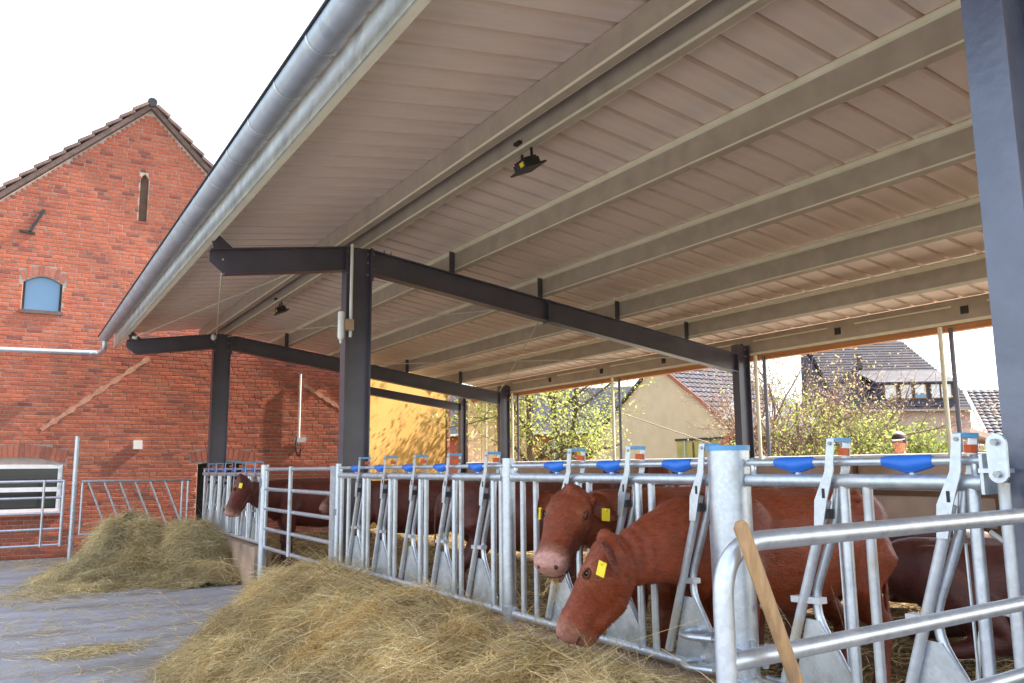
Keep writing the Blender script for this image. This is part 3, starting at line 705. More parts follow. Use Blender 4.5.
# near gate with the rounded corner, in front of the thick post
ng = thing('yard_gate', 'galvanised tubular gate with rounded corner in the foreground', 'gate', (1.42, 1.42, 0)); bpy.context.view_layer.update()
gy = 1.42; RT = [1.403, 1.147, .945, .62, .30]
at(tube('frame', rounded([(1.415, gy, .12), (1.415, gy, RT[0]-.012), (3.6, gy+.02, RT[0]+.012)], .13, 10), .0235, G, ng, 16))
for z in RT[1:]: at(tube('rail', [(1.415, gy, z-.018), (3.6, gy+.02, z+.012)], .021, G, ng, 14))
at(tube('upright', [(2.02, gy, .1), (2.02, gy, RT[0])], .019, G, ng, 12)) if False else None
at(box('hinge_stile', (3.02, gy-.02, .1), (3.05, gy+.03, RT[0]+.0), G, ng))
at(tube('roller', [(3.0, gy-.05, 1.27), (3.06, gy-.05, 1.27)], .022, 'white_plastic', ng))

# wooden tool handle leaning on the gate
hd = thing('tool_handle', 'wooden tool handle leaning against the near gate', 'tool', (1.75, 1.33, 0)); bpy.context.view_layer.update()
hp = [Vector((1.432, 1.372, 1.372)), Vector((1.57, 1.358, 1.02)), Vector((1.65, 1.345, .82)), Vector((1.81, 1.32, .42)), Vector((1.92, 1.305, .12))]
at(MB().tube([hp[0]+Vector((-.004, .001, .012)), hp[0]+Vector((-.001, 0, .004))]+hp, [.009, .0155, .0175, .0165, .016, .016, .016], 16).build('shaft', 'handle_wood', hd, True, 50))
bh = Vector((1.94, 1.30, .04)); at(MB().box(bh-Vector((.2, .04, .04)), bh+Vector((.2, .04, .04))).build('broom_head', 'handle_wood', hd))
at(MB().box(bh-Vector((.19, .035, .10)), bh-Vector((-.19, -.035, .042))).build('bristles', 'brown_rail', hd))
hd.location.z += .06

# ------------------------------------------------------------------ yard fence by the brick wall
fy = 16.6
tp = post('tall_post', 'tall thin galvanised post between the yard gate and the slanted fence', 1.045, fy, .042, 2.18, rings=(1.36, .42))
yg = thing('low_gate', 'galvanised five-rail yard gate in front of the white window', 'gate', (0, fy, .3)); bpy.context.view_layer.update()
for z in (1.40, 1.12, .86, .59, .32): at(tube('rail', [(-1.6, fy, z-.02), (.88, fy, z)], .021 if z < 1.3 else .026, G, yg, 8))
for x, r in ((.88, .028), (.58, .02), (-.8, .02)): at(tube('upright', [(x, fy-.03 if x < .8 else fy, .29), (x, fy-.03 if x < .8 else fy, 1.42)], r, G, yg, 8))
sf = thing('slanted_fence', 'galvanised feed fence with slanted bars before the brick wall', 'fence', (2.2, fy, .4)); bpy.context.view_layer.update()
at(tube('top_rail', [(1.15, fy, 1.385), (3.0, fy, 1.385)], .026, G, sf, 8)); at(tube('bottom_rail', [(1.15, fy, .47), (3.0, fy, .47)], .024, G, sf, 8))
for x in np.arange(1.26, 2.75, .252): at(tube('slanted_bar', [(x, fy, 1.385), (x+.36, fy, .47)], .019, G, sf, 8))
for x in (1.17, 2.83, 2.93): at(tube('upright', [(x, fy, .45), (x, fy, 1.40)], .02, G, sf, 8))

# ------------------------------------------------------------------ things on the barn frame
def floodlight(label, y):
    x, z = 3.40, 3.985
    t = thing('floodlight', label, 'lamp', (x, y, z+.12), 'floodlights under the ridge purlin'); bpy.context.view_layer.update()
    ax = Vector((.12, .99, .02)).normalized(); ay = Vector((.90, -.1, .38)); ay = (ay-ax*ay.dot(ax)).normalized(); az = ax.cross(ay); az = az if az.z > 0 else -az
    at(MB().obox((x, y, z-.02), ax, ay, az, .10, .07, .026).build('housing', 'black_iron', t))
    at(MB().obox(Vector((x, y, z-.02))-az*.036, ax, ay, az, .14, .10, .007).build('glass_frame', 'black_iron', t))
    for k in range(5): at(MB().obox(Vector((x, y, z-.02))+az*.036+ax*(-.08+.04*k), ax, ay, az, .004, .06, .010).build('cooling_fin', 'black_iron', t))
    at(tube('bracket', rounded([Vector((x, y, z))-ax*.10, Vector((x, y, z+.13))-ax*.08, Vector((x, y, z+.13))+ax*.08, Vector((x, y, z))+ax*.10], .04), .012, 'black_iron', t, 6))
    at(MB().obox(Vector((x, y, z-.02))-ay*.073-ax*.05, ax, ay, az, .03, .003, .018).build('sticker', 'yellow_tag', t))
    at(MB().obox((x-.03, y, z+.14), (1, 0, 0), (0, 1, 0), (0, 0, 1), .07, .04, .012).build('mounting_plate', 'black_iron', t))
floodlight('black floodlight under the ridge purlin in the near bay', 5.36)
floodlight('smaller-looking black floodlight under the ridge in the far bay', 12.4)
sx = thing('sensor_box', 'white cylindrical sensor unit strapped to the middle column', 'sensor', (3.0, YB-.12, 3.0)); bpy.context.view_layer.update()
at(MB().tube([(2.985, YB-.12, 2.94), (2.985, YB-.12, 2.97), (2.985, YB-.12, 3.24), (2.985, YB-.12, 3.25)], [.02, .036, .036, .028], 12).build('body', 'white_plastic', sx, True, 40))
at(MB().tube([(2.985, YB-.12, 2.90), (2.985, YB-.12, 2.945)], .014, 8).build('nozzle', 'white_plastic', sx, True))
at(MB().box((3.02, YB-.15, 3.05), (3.12, YB-.085, 3.17)).build('clamp', 'kerb', sx))
at(tube('conduit', [(3.10, YB-.10, 2.98), (3.10, YB-.10, 4.02)], .018, 'white_plastic', sx, 8))
ju = tag(MB().ell((3.03, YA-.1, 3.93), .05, .05, .06, 10, 8).build('rope_insulator', 'white_plastic', None, True), 'white knob at the top of the far front column', 'insulator')

# ------------------------------------------------------------------ back side of the barn
bw = thing('back_wall', 'low beige panel wall with brown rails along the back of the barn', 'wall', (XB, 8, 0)); bpy.context.view_layer.update()
bay = [YN-3.4, YN] + [YN+i*(YB-YN)/4 for i in range(1, 5)] + [YB+i*(YA-YB)/4 for i in range(1, 5)] + [YE]
for a, b in zip(bay[:-1], bay[1:]):
    for k in range(4):
        at(box('wall_panel', (XB+.10, a+.02, .05+k*.39), (XB+.17, b-.02, .05+k*.39+.375), 'back_panel', bw))
    for z in (.83, 1.22): at(box('wall_rail', (XB+.055, a+.005, z-.03), (XB+.10, b-.005, z+.03), 'brown_rail', bw))
    at(box('wall_post', (XB+.045, b-.02, 0), (XB+.105, b+.02, 1.62), 'brown_rail', bw))
at(tube('top_rail', [(XB+.13, bay[0], 1.65), (XB+.13, bay[-1], 1.65)], .035, 'white_paint', bw))
for i, y in enumerate((5.55, 8.36, 11.72, 15.2, 2.4)):
    t = thing('net_post', ['galvanised and dark post pair at the back, beside the near column', 'post pair right of the back column of the middle frame', 'post pair before the yellow-green tree', 'post pair right of the far back column', 'post pair at the back right'][i], 'post', (XB+.1, y, 0)); bpy.context.view_layer.update()
    at(tube('pole', [(XB+.06, y+.02, 1.55), (XB+.06, y+.02, zraf(XB)-.02)], .026, 'purlin_lip', t, 8))
    at(tube('dark_pole', [(XB+.16, y-.05, 1.55), (XB+.16, y-.05, zraf(XB)-.03)], .026, 'dark_steel', t, 8))
tag(tube('rope', [(XB+.3, 12.2, 2.62), (XB+.2, 9.35, 1.86), (XB+.2, 8.9, 1.74)], .010, 'rope', None, 6), 'pale rope slanting across the opening before the beige house', 'rope')

# ------------------------------------------------------------------ hay
def ribbons(P, D, N, L, W, curl, lift, k=7):
    """wavy flat strands: base points P, directions D, surface normals N"""
    n = len(P); S = np.cross(N, D); S /= np.linalg.norm(S, axis=1, keepdims=True)+1e-9
    V = []; ph = rng.uniform(0, 6.28, n); wa = rng.normal(0, .13, n); wf = rng.uniform(4, 11, n); ph2 = rng.uniform(0, 6.28, n)
    for j in range(k):
        t = j/(k-1)
        q = P + D*(L*(t-.5))[:, None] + S*(curl*L*(t-.5)**2*2 + wa*L*np.sin(wf*t+ph))[:, None] + N*(lift[:, 0] + lift[:, 1]*t + lift[:, 2]*4*t*(1-t) + .05*L*np.sin(wf*t+ph2))[:, None]
        wv = (S*.8 + N*.45)*(W*(.55+.9*t*(1-t)))[:, None]
        V += [q-wv, q+wv]
    V = np.stack(V, 1)
    F = np.array([[2*j, 2*j+2, 2*j+3, 2*j+1] for j in range(k-1)])
    F = (np.arange(n)[:, None, None]*2*k + F[None]).reshape(-1, 4)
    return V.reshape(-1, 3), F
def hay_cols(n, kk, pale=0):
    base = np.array([[.74, .53, .23], [.84, .66, .34], [.64, .42, .17], [.54, .43, .20], [.88, .75, .48], [.34, .22, .09]])
    p = [.27, .22, .2, .12, .1, .09]
    c = base[rng.choice(6, n, p=p)] * rng.uniform(.75, 1.15, (n, 1))
    if pale: c = c*(1-pale) + np.array([.56, .50, .31])*rng.uniform(.8, 1.1, (n, 1))*pale
    return np.repeat(c, kk, 0)
def hay_pile(label, hfun, x0, x1, y0, y1, step, nst, seed, pale=0, wid=(.0014, .0036), group='hay heaps on the yard', parent=None, name='hay_pile', lenr=(.07, .24)):
    global rng
    nx, ny = int((x1-x0)/step)+1, int((y1-y0)/step)+1
    gx_, gy_ = np.meshgrid(np.linspace(x0, x1, nx), np.linspace(y0, y1, ny), indexing='ij')
    nl = int((x1-x0)*(y1-y0)*26)
    lc = np.stack([rng.uniform(x0, x1, nl), rng.uniform(y0, y1, nl)], 1); lr = rng.uniform(.09, .24, nl); lh = lr*rng.uniform(.35, .8, nl); la = rng.uniform(0, 6.28, nl); lt = rng.uniform(.66, 1.22, nl)
    def lumps(x, y):
        o = np.zeros(len(x)); w_ = np.zeros(len(x), dtype=int)
        for c0 in range(0, len(x), 20000):
            d2 = (x[c0:c0+20000, None]-lc[None, :, 0])**2 + (y[c0:c0+20000, None]-lc[None, :, 1])**2
            e_ = lh*np.exp(-d2/lr**2); w_[c0:c0+20000] = e_.argmax(1); o[c0:c0+20000] = e_.max(1)
        return o, w_
    def H(x, y):
        P = np.stack([x, y], 1)
        b = hfun(x, y)
        k = np.clip(b/.15, 0, 1)
        b = b + k*(lumps(x, y)[0]-.07)
        return b + k*(.06*vnoise(P*3.1, seed) + .030*vnoise(P*7.3, seed+1) + .022*vnoise(P*18., seed+2)) - .03
    z = H(gx_.ravel(), gy_.ravel())
    
    V = np.stack([gx_.ravel(), gy_.ravel(), z], 1)
    idx = np.arange(nx*ny).reshape(nx, ny)
    F = np.stack([idx[:-1, :-1].ravel(), idx[1:, :-1].ravel(), idx[1:, 1:].ravel(), idx[:-1, 1:].ravel()], 1)
    F = F[(z[F].max(1) > -.028)]
    nn = vnoise(V*np.array([9, 9, 9.]), seed+5)
    col = np.array([.40, .275, .12])*(1+.3*nn[:, None]); 
    if pale: col = col*(1-pale) + np.array([.38, .32, .21])*pale
    me = npmesh(name, V, F, col, True); me.materials.append(MATS['hay_mound'])
    o = link(name, me, parent)
    # strands
    n = nst*3
    px, py = rng.uniform(x0, x1, n), rng.uniform(y0, y1, n)
    ZG = z.reshape(nx, ny)
    def HI(x, y):
        fx = np.clip((x-x0)/(x1-x0)*(nx-1), 0, nx-1.001); fy_ = np.clip((y-y0)/(y1-y0)*(ny-1), 0, ny-1.001); i = fx.astype(int); j = fy_.astype(int); a_ = fx-i; b_ = fy_-j
        return ZG[i, j]*(1-a_)*(1-b_) + ZG[i+1, j]*a_*(1-b_) + ZG[i, j+1]*(1-a_)*b_ + ZG[i+1, j+1]*a_*b_
    hz = HI(px, py); bz = hfun(px, py)
    keep = (bz > .012) & (rng.uniform(size=n) < np.clip(.25+bz*3, 0, 1))
    px, py, hz = px[keep][:nst], py[keep][:nst], hz[keep][:nst]; n = len(px)
    e = .03
    N = np.stack([-(HI(px+e, py)-HI(px-e, py))/(2*e), -(HI(px, py+e)-HI(px, py-e))/(2*e), np.ones(n)], 1)*np.array([.8, .8, 1]); N /= np.linalg.norm(N, axis=1, keepdims=True)
    # clumped directions: a slowly varying angle plus scatter
    wl = lumps(px, py)[1]; ang = la[wl] + rng.normal(0, .8, n)
    T = np.stack([np.cos(ang), np.sin(ang), np.zeros(n)], 1); T -= N*(T*N).sum(1, keepdims=True); T += N*rng.normal(.0, .48, (n, 1)); T /= np.linalg.norm(T, axis=1, keepdims=True)
    L = rng.uniform(*lenr, n)*np.where(rng.uniform(size=n) < .08, 1.9, 1); W = rng.uniform(*wid, n)
    lift = np.stack([rng.uniform(.0, .035, n), rng.normal(0, .03, n), rng.uniform(-.01, .05, n)], 1)
    P = np.stack([px, py, np.maximum(hz, .004)], 1)
    V, F = ribbons(P, T, N, L, W, np.clip(rng.normal(0, 1.8, n), -3, 3), lift)
    if parent is None: V[:, 2] = np.maximum(V[:, 2], .003+.004*rng.uniform(size=len(V)))
    ms = npmesh('hay_strands', V, F, hay_cols(n, 14, pale)*np.repeat(lt[wl], 14)[:, None]); ms.materials.append(MATS['hay'])
    s = link('hay_strands', ms, o); s['kind'] = 'stuff'
    if label: tag(o, label, 'hay', group)
    return o
def ss(a, b, x): t = np.clip((x-a)/(b-a), 0, 1); return t*t*(3-2*t)
def h1(x, y):     # long windrow against the feed kerb
    far = 1-ss(9.0, 10.0, y+.35*np.sin(x*3)); near_ = ss(-.5, 1.0, y)
    foot = np.interp(y, [0, 2.0, 3.2, 4.2, 5.5, 6.5, 7.4, 8.4, 9.6], [.9, .95, .9, .72, .72, .82, 1.12, 1.72, 2.2])
    hgt = np.interp(y, [0, 2.4, 3.0, 3.8, 4.5, 5.0, 5.6, 6.5, 7.6, 8.6, 9.4], [.38, .47, .53, .54, .53, .55, .58, .58, .55, .50, .32])
    crest = np.interp(y, [0, 4, 6, 8, 9.5], [2.25, 2.3, 2.35, 2.45, 2.6])
    r = ss(foot, crest, x)**.85
    back = np.where(x > crest, 1-.18*((x-crest)/(2.9-crest+1e-6))**2, 1)
    return np.where(x > 2.885, np.where((y > 8.42) & (y < 11.3), hgt*r*far*near_*(1-ss(2.9, 3.7, x)), 0), hgt*r*far*near_*back)
hay1 = hay_pile('long golden hay windrow along the feed fence in the foreground', h1, .45, 3.6, 2.1, 10.2, .03, 105000, 3, pale=.12)
def h2(x, y):     # heap further back
    a = np.exp(-(((x-1.72)/.62)**2 + ((y-14.3)/1.15)**2)**1.35)*.82
    b = np.exp(-(((x-2.5)/.58)**2 + ((y-13.9)/1.5)**2)**1.5)*.68
    c = np.exp(-(((x-1.15)/.5)**2 + ((y-13.6)/.9)**2)**1.2)*.26
    r = np.maximum(np.maximum(a, b), c)
    return np.where((x < 2.885) & (r > .02), r, 0)
hay2 = hay_pile('greyish dry hay heap before the slanted fence at the back', h2, .1, 2.9, 12.0, 16.3,  .045, 40000, 21, pale=.45, wid=(.003, .0052))
# wisps scattered over the yard
n = 2600
px = np.concatenate([rng.normal(.75, .22, 500), rng.uniform(0, 2.2, 1100), rng.normal(.45, .25, 600), rng.uniform(-.2, 1.1, 400)])
py = np.concatenate([rng.normal(8.35, .12, 500), rng.uniform(7, 13, 1100), rng.normal(12.6, .5, 600), rng.uniform(15.6, 17.4, 400)])
ang = rng.uniform(0, 6.28, n); T = np.stack([np.cos(ang), np.sin(ang), 0*ang], 1); N = np.tile([0, 0, 1.], (n, 1))
V, F = ribbons(np.stack([px, py, rng.uniform(.004, .02, n)], 1), T, N, rng.uniform(.06, .3, n), rng.uniform(.002, .004, n), rng.normal(0, .8, n), np.stack([0*px, rng.uniform(0, .01, n), rng.uniform(0, .02, n)], 1))
V[:, 2] = np.maximum(V[:, 2], .004)
ms = npmesh('scattered_hay', V, F, hay_cols(n, 14, .3)); ms.materials.append(MATS['hay'])
tag(link('scattered_hay', ms), 'loose wisps of hay scattered over the grey yard', 'hay', kind='stuff')
# bedding straw inside
n = 26000
px = rng.uniform(3.15, 8.9, n); py = rng.uniform(.5, 17, n); 
def hb(x, y): return FLOOR + .05 + .05*vnoise(np.stack([x, y], 1)*1.7, 50)
ang = rng.uniform(0, 6.28, n); T = np.stack([np.cos(ang), np.sin(ang), rng.normal(0, .18, n)], 1); N = np.tile([0, 0, 1.], (n, 1))
V, F = ribbons(np.stack([px, py, hb(px, py)], 1), T, N, rng.uniform(.12, .35, n), rng.uniform(.003, .006, n), rng.normal(0, .8, n), np.stack([0*px, rng.normal(0, .02, n), rng.uniform(0, .03, n)], 1))
nx, ny = 60, 170
gx_, gy_ = np.meshgrid(np.linspace(3.13, 8.99, nx), np.linspace(-2, 17.5, ny), indexing='ij'); idx = np.arange(nx*ny).reshape(nx, ny)
V2 = np.stack([gx_.ravel(), gy_.ravel(), hb(gx_.ravel(), gy_.ravel())-.01], 1)
F2 = np.stack([idx[:-1, :-1].ravel(), idx[1:, :-1].ravel(), idx[1:, 1:].ravel(), idx[:-1, 1:].ravel()], 1)
cc = hay_cols(n, 14, 0)*.62
ms = npmesh('straw_bedding', np.concatenate([V, V2]), np.concatenate([F, F2+len(V)]), np.concatenate([cc, np.array([.15, .095, .045])*(1+.35*vnoise(V2*5, 3)[:, None])])); ms.materials.append(MATS['hay_mound'])
tag(link('straw_bedding', ms), 'trampled brown straw bedding inside the barn', 'straw', kind='stuff')

# ------------------------------------------------------------------ cattle
def loft(mb, secs, n=18):
    """secs: list of (center, side axis, up axis, half width, half height up, half height down)"""
    vs = []; fs = []
    for c, sx_, uz, hw, hu, hd_ in secs:
        for k in range(n):
            a = 2*math.pi*k/n; s_, c_ = math.sin(a), math.cos(a)
            vs.append(Vector(c) + Vector(sx_)*hw*c_ + Vector(uz)*(hu if s_ > 0 else hd_)*s_)
    m_ = len(secs)
    for i in range(m_-1):
        for k in range(n): fs.append((i*n+k, i*n+(k+1) % n, (i+1)*n+(k+1) % n, (i+1)*n+k))
    fs.append(tuple(range(n-1, -1, -1))); fs.append(tuple((m_-1)*n+k for k in range(n)))
    mb.add(vs, fs)
def cow_mesh(poll, hdir, hroll=0, lying=False, voxel=.016, tint=(.235, .046, .014), neckmid=None, seed=0, jaw_open=0, dark=1.0, pinkness=1.0):
    """local frame: faces +x, left is +y, ground at z=0. poll: head top; hdir: face direction (poll to muzzle)"""
    mb = MB(); Y = Vector((0, 1, 0)); Z = Vector((0, 0, 1)); dz = -.42 if lying else 0
    tr = [(.10, .97, .115, .17, .23), (-.02, .93, .165, .245, .33), (-.16, .90, .215, .30, .36), (-.38, .88, .255, .305, .36), (-.62, .865, .285, .325, .365), (-.88, .88, .275, .315, .34), (-1.08, .92, .25, .285, .27), (-1.26, .945, .205, .25, .22), (-1.38, .955, .145, .195, .17), (-1.44, .955, .08, .12, .11)]
    loft(mb, [((x, 0, z+dz), Y, Z, hw, hu, hd_*(.8 if lying else 1)) for x, z, hw, hu, hd_ in tr], 22)
    for s_ in (-1, 1):
        if not lying:
            mb.tube([(-.10, s_*.15, 1.0), (-.12, s_*.165, .80), (-.10, s_*.15, .62), (-.13, s_*.135, .50), (-.11, s_*.13, .36), (-.12, s_*.125, .20), (-.12, s_*.125, .10), (-.10, s_*.125, .05), (-.09, s_*.125, 0)], [.08, .125, .10, .075, .058, .042, .046, .055, .062], 12)
            mb.tube([(-1.15, s_*.13, 1.0), (-1.10, s_*.18, .80), (-1.02, s_*.17, .64), (-1.14, s_*.155, .48), (-1.27, s_*.145, .38), (-1.24, s_*.14, .22), (-1.22, s_*.14, .10), (-1.20, s_*.14, .05), (-1.185, s_*.14, 0)], [.10, .175, .125, .085, .060, .045, .048, .056, .062], 12)
        else:
            mb.tube([(-.10, s_*.17, .50), (.02, s_*.2, .22), (.16, s_*.19, .10), (.05, s_*.2, .06), (-.12, s_*.2, .05)], [.12, .10, .07, .055, .05], 10)
            mb.tube([(-1.1, s_*.2, .50), (-.85, s_*.30, .26), (-.72, s_*.33, .12), (-1.05, s_*.33, .07), (-1.15, s_*.33, .06)], [.17, .15, .10, .06, .05], 10)
        mb.ell((-.16, s_*.17, .93+dz), .17, .075, .24, 12, 10)       # shoulder blade
        mb.ell((-1.12, s_*.17, .95+dz), .17, .09, .22, 12, 10)       # hip
        mb.ell((-1.02, s_*.20, 1.14+dz), .05, .035, .035, 8, 6)      # hook bone
    mb.tube([(-1.42, 0, 1.10+dz), (-1.48, 0, 1.02+dz), (-1.50, 0, .72 if not lying else .40), (-1.48, .02, .40 if not lying else .12)], [.035, .03, .022, .02], 8)
    mb.ell((-1.48, .02, .34 if not lying else .10), .045, .04, .10, 8, 6)
    mb.tube([(-.2, 0, 1.15+dz), (-.7, 0, 1.155+dz), (-1.2, 0, 1.16+dz)], .05, 8)
    # neck
    poll = Vector(poll); hd = Vector(hdir).normalized(); base = Vector((-.02, 0, .95+dz))
    side = hd.cross(Z).normalized()*-1 if abs(hd.z) < .98 else Y
    side = Z.cross(hd).normalized(); side = Matrix.Rotation(hroll, 3, hd) @ side
    upv = hd.cross(side).normalized()       # forehead side
    if upv.z < 0 and abs(hd.z) < .9: upv = -upv
    jn = poll + hd*.12 - upv*.10
    mid = Vector(neckmid) if neckmid else (base+jn)/2 + Vector((0, 0, .0))
    cs = []
    for t in np.linspace(0, 1, 8):
        p = base*(1-t)**2 + mid*2*t*(1-t) + jn*t*t
        d = ((mid-base)*(1-t) + (jn-mid)*t).normalized()
        sd_ = (Y*(1-t) + side*t).normalized(); un = d.cross(sd_).normalized(); un = -un if un.dot(Z*(1-t)+upv*t) < 0 else un
        cs.append((p, sd_, un, .165*(1-t)+.074*t, .25*(1-t)+.09*t, .36*(1-t)**1.1+.115*t))
    loft(mb, cs, 18)
    # head: t along the face, half width, height above axis, depth below axis
    hs = [(-.055, .05, .030, .06), (-.025, .095, .054, .11), (.04, .116, .064, .155), (.11, .122, .068, .178), (.18, .112, .066, .172), (.25, .094, .062, .148), (.31, .083, .058, .128), (.37, .084, .057, .124), (.42, .092, .057, .120), (.462, .092, .051, .110), (.492, .076, .036, .084), (.508, .042, .014, .040)]
    ax0 = poll - upv*.06
    loft(mb, [(ax0 + hd*t, side, upv, hw*1.06, hu, hdn*1.10) for t, hw, hu, hdn in hs], 20)
    jl = [(.08, .05, .13), (.20, .055, .165), (.30, .050, .140), (.38, .046, .118+jaw_open*.6), (.44, .044, .112+jaw_open), (.465, .034, .108+jaw_open)]
    mb.tube([ax0 + hd*t - upv*d for t, r, d in jl], [r for t, r, d in jl], 10)
    mb.ell(ax0 + hd*.455 - upv*(.118+jaw_open), .045, .045, .03, 8, 6)
    for s_ in (-1, 1):
        mb.ell(ax0 + hd*.12 + side*s_*.098 + upv*.018, .03, .03, .03, 8, 6)           # brow
        mb.ell(ax0 + hd*.455 + side*s_*.055 + upv*.008, .034, .034, .034, 8, 6)           # nostril wing
        ed = (side*s_*.78 - upv*.58 - Z*.10).normalized(); mb.tube([ax0 + side*s_*.07, ax0 + side*s_*.10 + ed*.04], [.04, .028], 8)     # ear root
    mb.ell(ax0 - hd*.035 + upv*.03, .05, .05, .04, 8, 6)
    me = mb.mesh('body'); o = bpy.data.objects.new('tmp', me); C.objects.link(o)
    r_ = o.modifiers.new('r', 'REMESH'); r_.mode = 'VOXEL'; r_.voxel_size = voxel
    s1 = o.modifiers.new('s', 'SMOOTH'); s1.factor = .5; s1.iterations = max(5, int(.16/voxel))
    bpy.context.view_layer.update()
    out_ = bpy.data.meshes.new_from_object(o.evaluated_get(bpy.context.evaluated_depsgraph_get()))
    bpy.data.objects.remove(o); bpy.data.meshes.remove(me)
    nb_ = len(out_.vertices); V = np.zeros(nb_*3, dtype=np.float32); NN = np.zeros(nb_*3, dtype=np.float32)
    out_.vertices.foreach_get('co', V); out_.vertices.foreach_get('normal', NN); V = V.reshape(-1, 3); NN = NN.reshape(-1, 3)
    axn = np.array(base)-np.array(jn); ln_ = np.linalg.norm(axn); axn = axn/ln_; tn = (V-np.array(jn))@axn; dn_ = np.linalg.norm(V-np.array(jn)-tn[:, None]*axn, axis=1)
    fold = np.exp(-((tn-.10)/.12)**2)*(dn_ < .3)*.006*np.sin(tn*85+3*vnoise(V*6, 9))
    bump_ = .006*vnoise(V*7, seed+3)*(V[:, 2] > .3) + .003*vnoise(V*16, seed+4)
    V = V + NN*(fold+bump_)[:, None]; out_.vertices.foreach_set('co', V.astype(np.float32).ravel())
    bme_ = bmesh.new(); bme_.from_mesh(out_)
    for s_ in (-1, 1):
        ed = (side*s_*.78 - upv*.58 - Z*.10).normalized(); en = (hd*.75 + upv*.35 + side*s_*.3); en = (en-ed*en.dot(ed)).normalized(); ew = en.cross(ed)
        e0 = ax0 + side*s_*.10 + upv*.005; grid = []
        for th in (0, .009):
            g_ = []
            for iu in range(9):
                u = iu/8; wd = .062*math.sin(math.pi*min(1, .12+.88*u)**.8)**.7 + .006
                g_.append([bme_.verts.new(e0 + ed*(.02+.155*u) + ew*wd*v - en*(th + .030*(1-v*v)*(1-.5*u)) - Z*.035*u*u) for v in np.linspace(-1, 1, 7)])
            grid.append(g_)
        for g_ in grid:
            for iu in range(8):
                for iv in range(6): bme_.faces.new((g_[iu][iv], g_[iu+1][iv], g_[iu+1][iv+1], g_[iu][iv+1]))
        for iu in range(8):
            for iv in (0, 6): bme_.faces.new((grid[0][iu][iv], grid[0][iu+1][iv], grid[1][iu+1][iv], grid[1][iu][iv]))
        for iv in range(6): bme_.faces.new((grid[0][8][iv], grid[0][8][iv+1], grid[1][8][iv+1], grid[1][8][iv]))
    bme_.to_mesh(out_); bme_.free()
    out_.polygons.foreach_set('use_smooth', np.ones(len(out_.polygons), dtype=bool))
    V = np.zeros(len(out_.vertices)*3, dtype=np.float32); out_.vertices.foreach_get('co', V); V = V.reshape(-1, 3)
    # small hide relief: folds on the neck
    q = np.array(hd); pl = np.array(ax0); sdv = np.array(side); uv = np.array(upv)
    rel = V-pl; t = rel@q; lat = rel@sdv; dn = rel@uv; rad = np.sqrt(lat**2+dn**2)
    col = np.tile(np.array(tint), (len(V), 1))*(1+.16*vnoise(V*5, seed)[:, None] + .10*vnoise(V*17, seed+1)[:, None])
    inhead = (rad < .26) & (t > -.06) & (t < .52)
    mz = inhead*ss(.425, .46, t + .012*vnoise(V*30, 2)) * (1-ss(.02, .05, -dn-.075-.0)*.0)
    mz = mz*pinkness
    ring = inhead*ss(.37, .43, t)*(1-mz)
    pink = np.array([.52, .27, .22])
    col = col*(1-.45*ring[:, None]) + np.array([.42, .24, .16])*.45*ring[:, None]
    col = col*(1-mz[:, None]) + pink*(1+.15*vnoise(V*60, 4))[:, None]*mz[:, None]
    # lighter hair round the eyes and curls on the forehead
    for s_ in (-1, 1):
        ep = np.array(ax0 + hd*.135 + side*s_*.108 + upv*.008); d = np.linalg.norm(V-ep, axis=1)
        k = np.exp(-(d/.05)**2)[:, None]; col = col*(1-.45*k) + np.array([.40, .17, .07])*.45*k
    for s_ in (-1, 1):       # darker ears
        edv = np.array((side*s_*.78 - upv*.58 - Z*.10).normalized()); e0v = np.array(ax0 + side*s_*.10); tt = np.clip((V-e0v)@edv, 0.03, .24)
        d = np.linalg.norm(V-e0v-tt[:, None]*edv, axis=1); col = col*(1-.35*np.exp(-(d/.07)**4)*(tt > .05))[:, None]
    if not lying:
        hf = ss(.075, .045, V[:, 2])[:, None] if False else (1-ss(.045, .075, V[:, 2]))[:, None]
        col = col*(1-hf) + np.array([.05, .04, .035])*hf
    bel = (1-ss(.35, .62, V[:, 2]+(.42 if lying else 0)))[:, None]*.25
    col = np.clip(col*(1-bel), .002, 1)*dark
    a = out_.attributes.new('col', 'FLOAT_COLOR', 'POINT')
    a.data.foreach_set('color', np.concatenate([col, np.ones((len(V), 1))], 1).astype(np.float32).ravel())
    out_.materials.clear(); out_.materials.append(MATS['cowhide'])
    return out_, (ax0, hd, side, upv, Z)
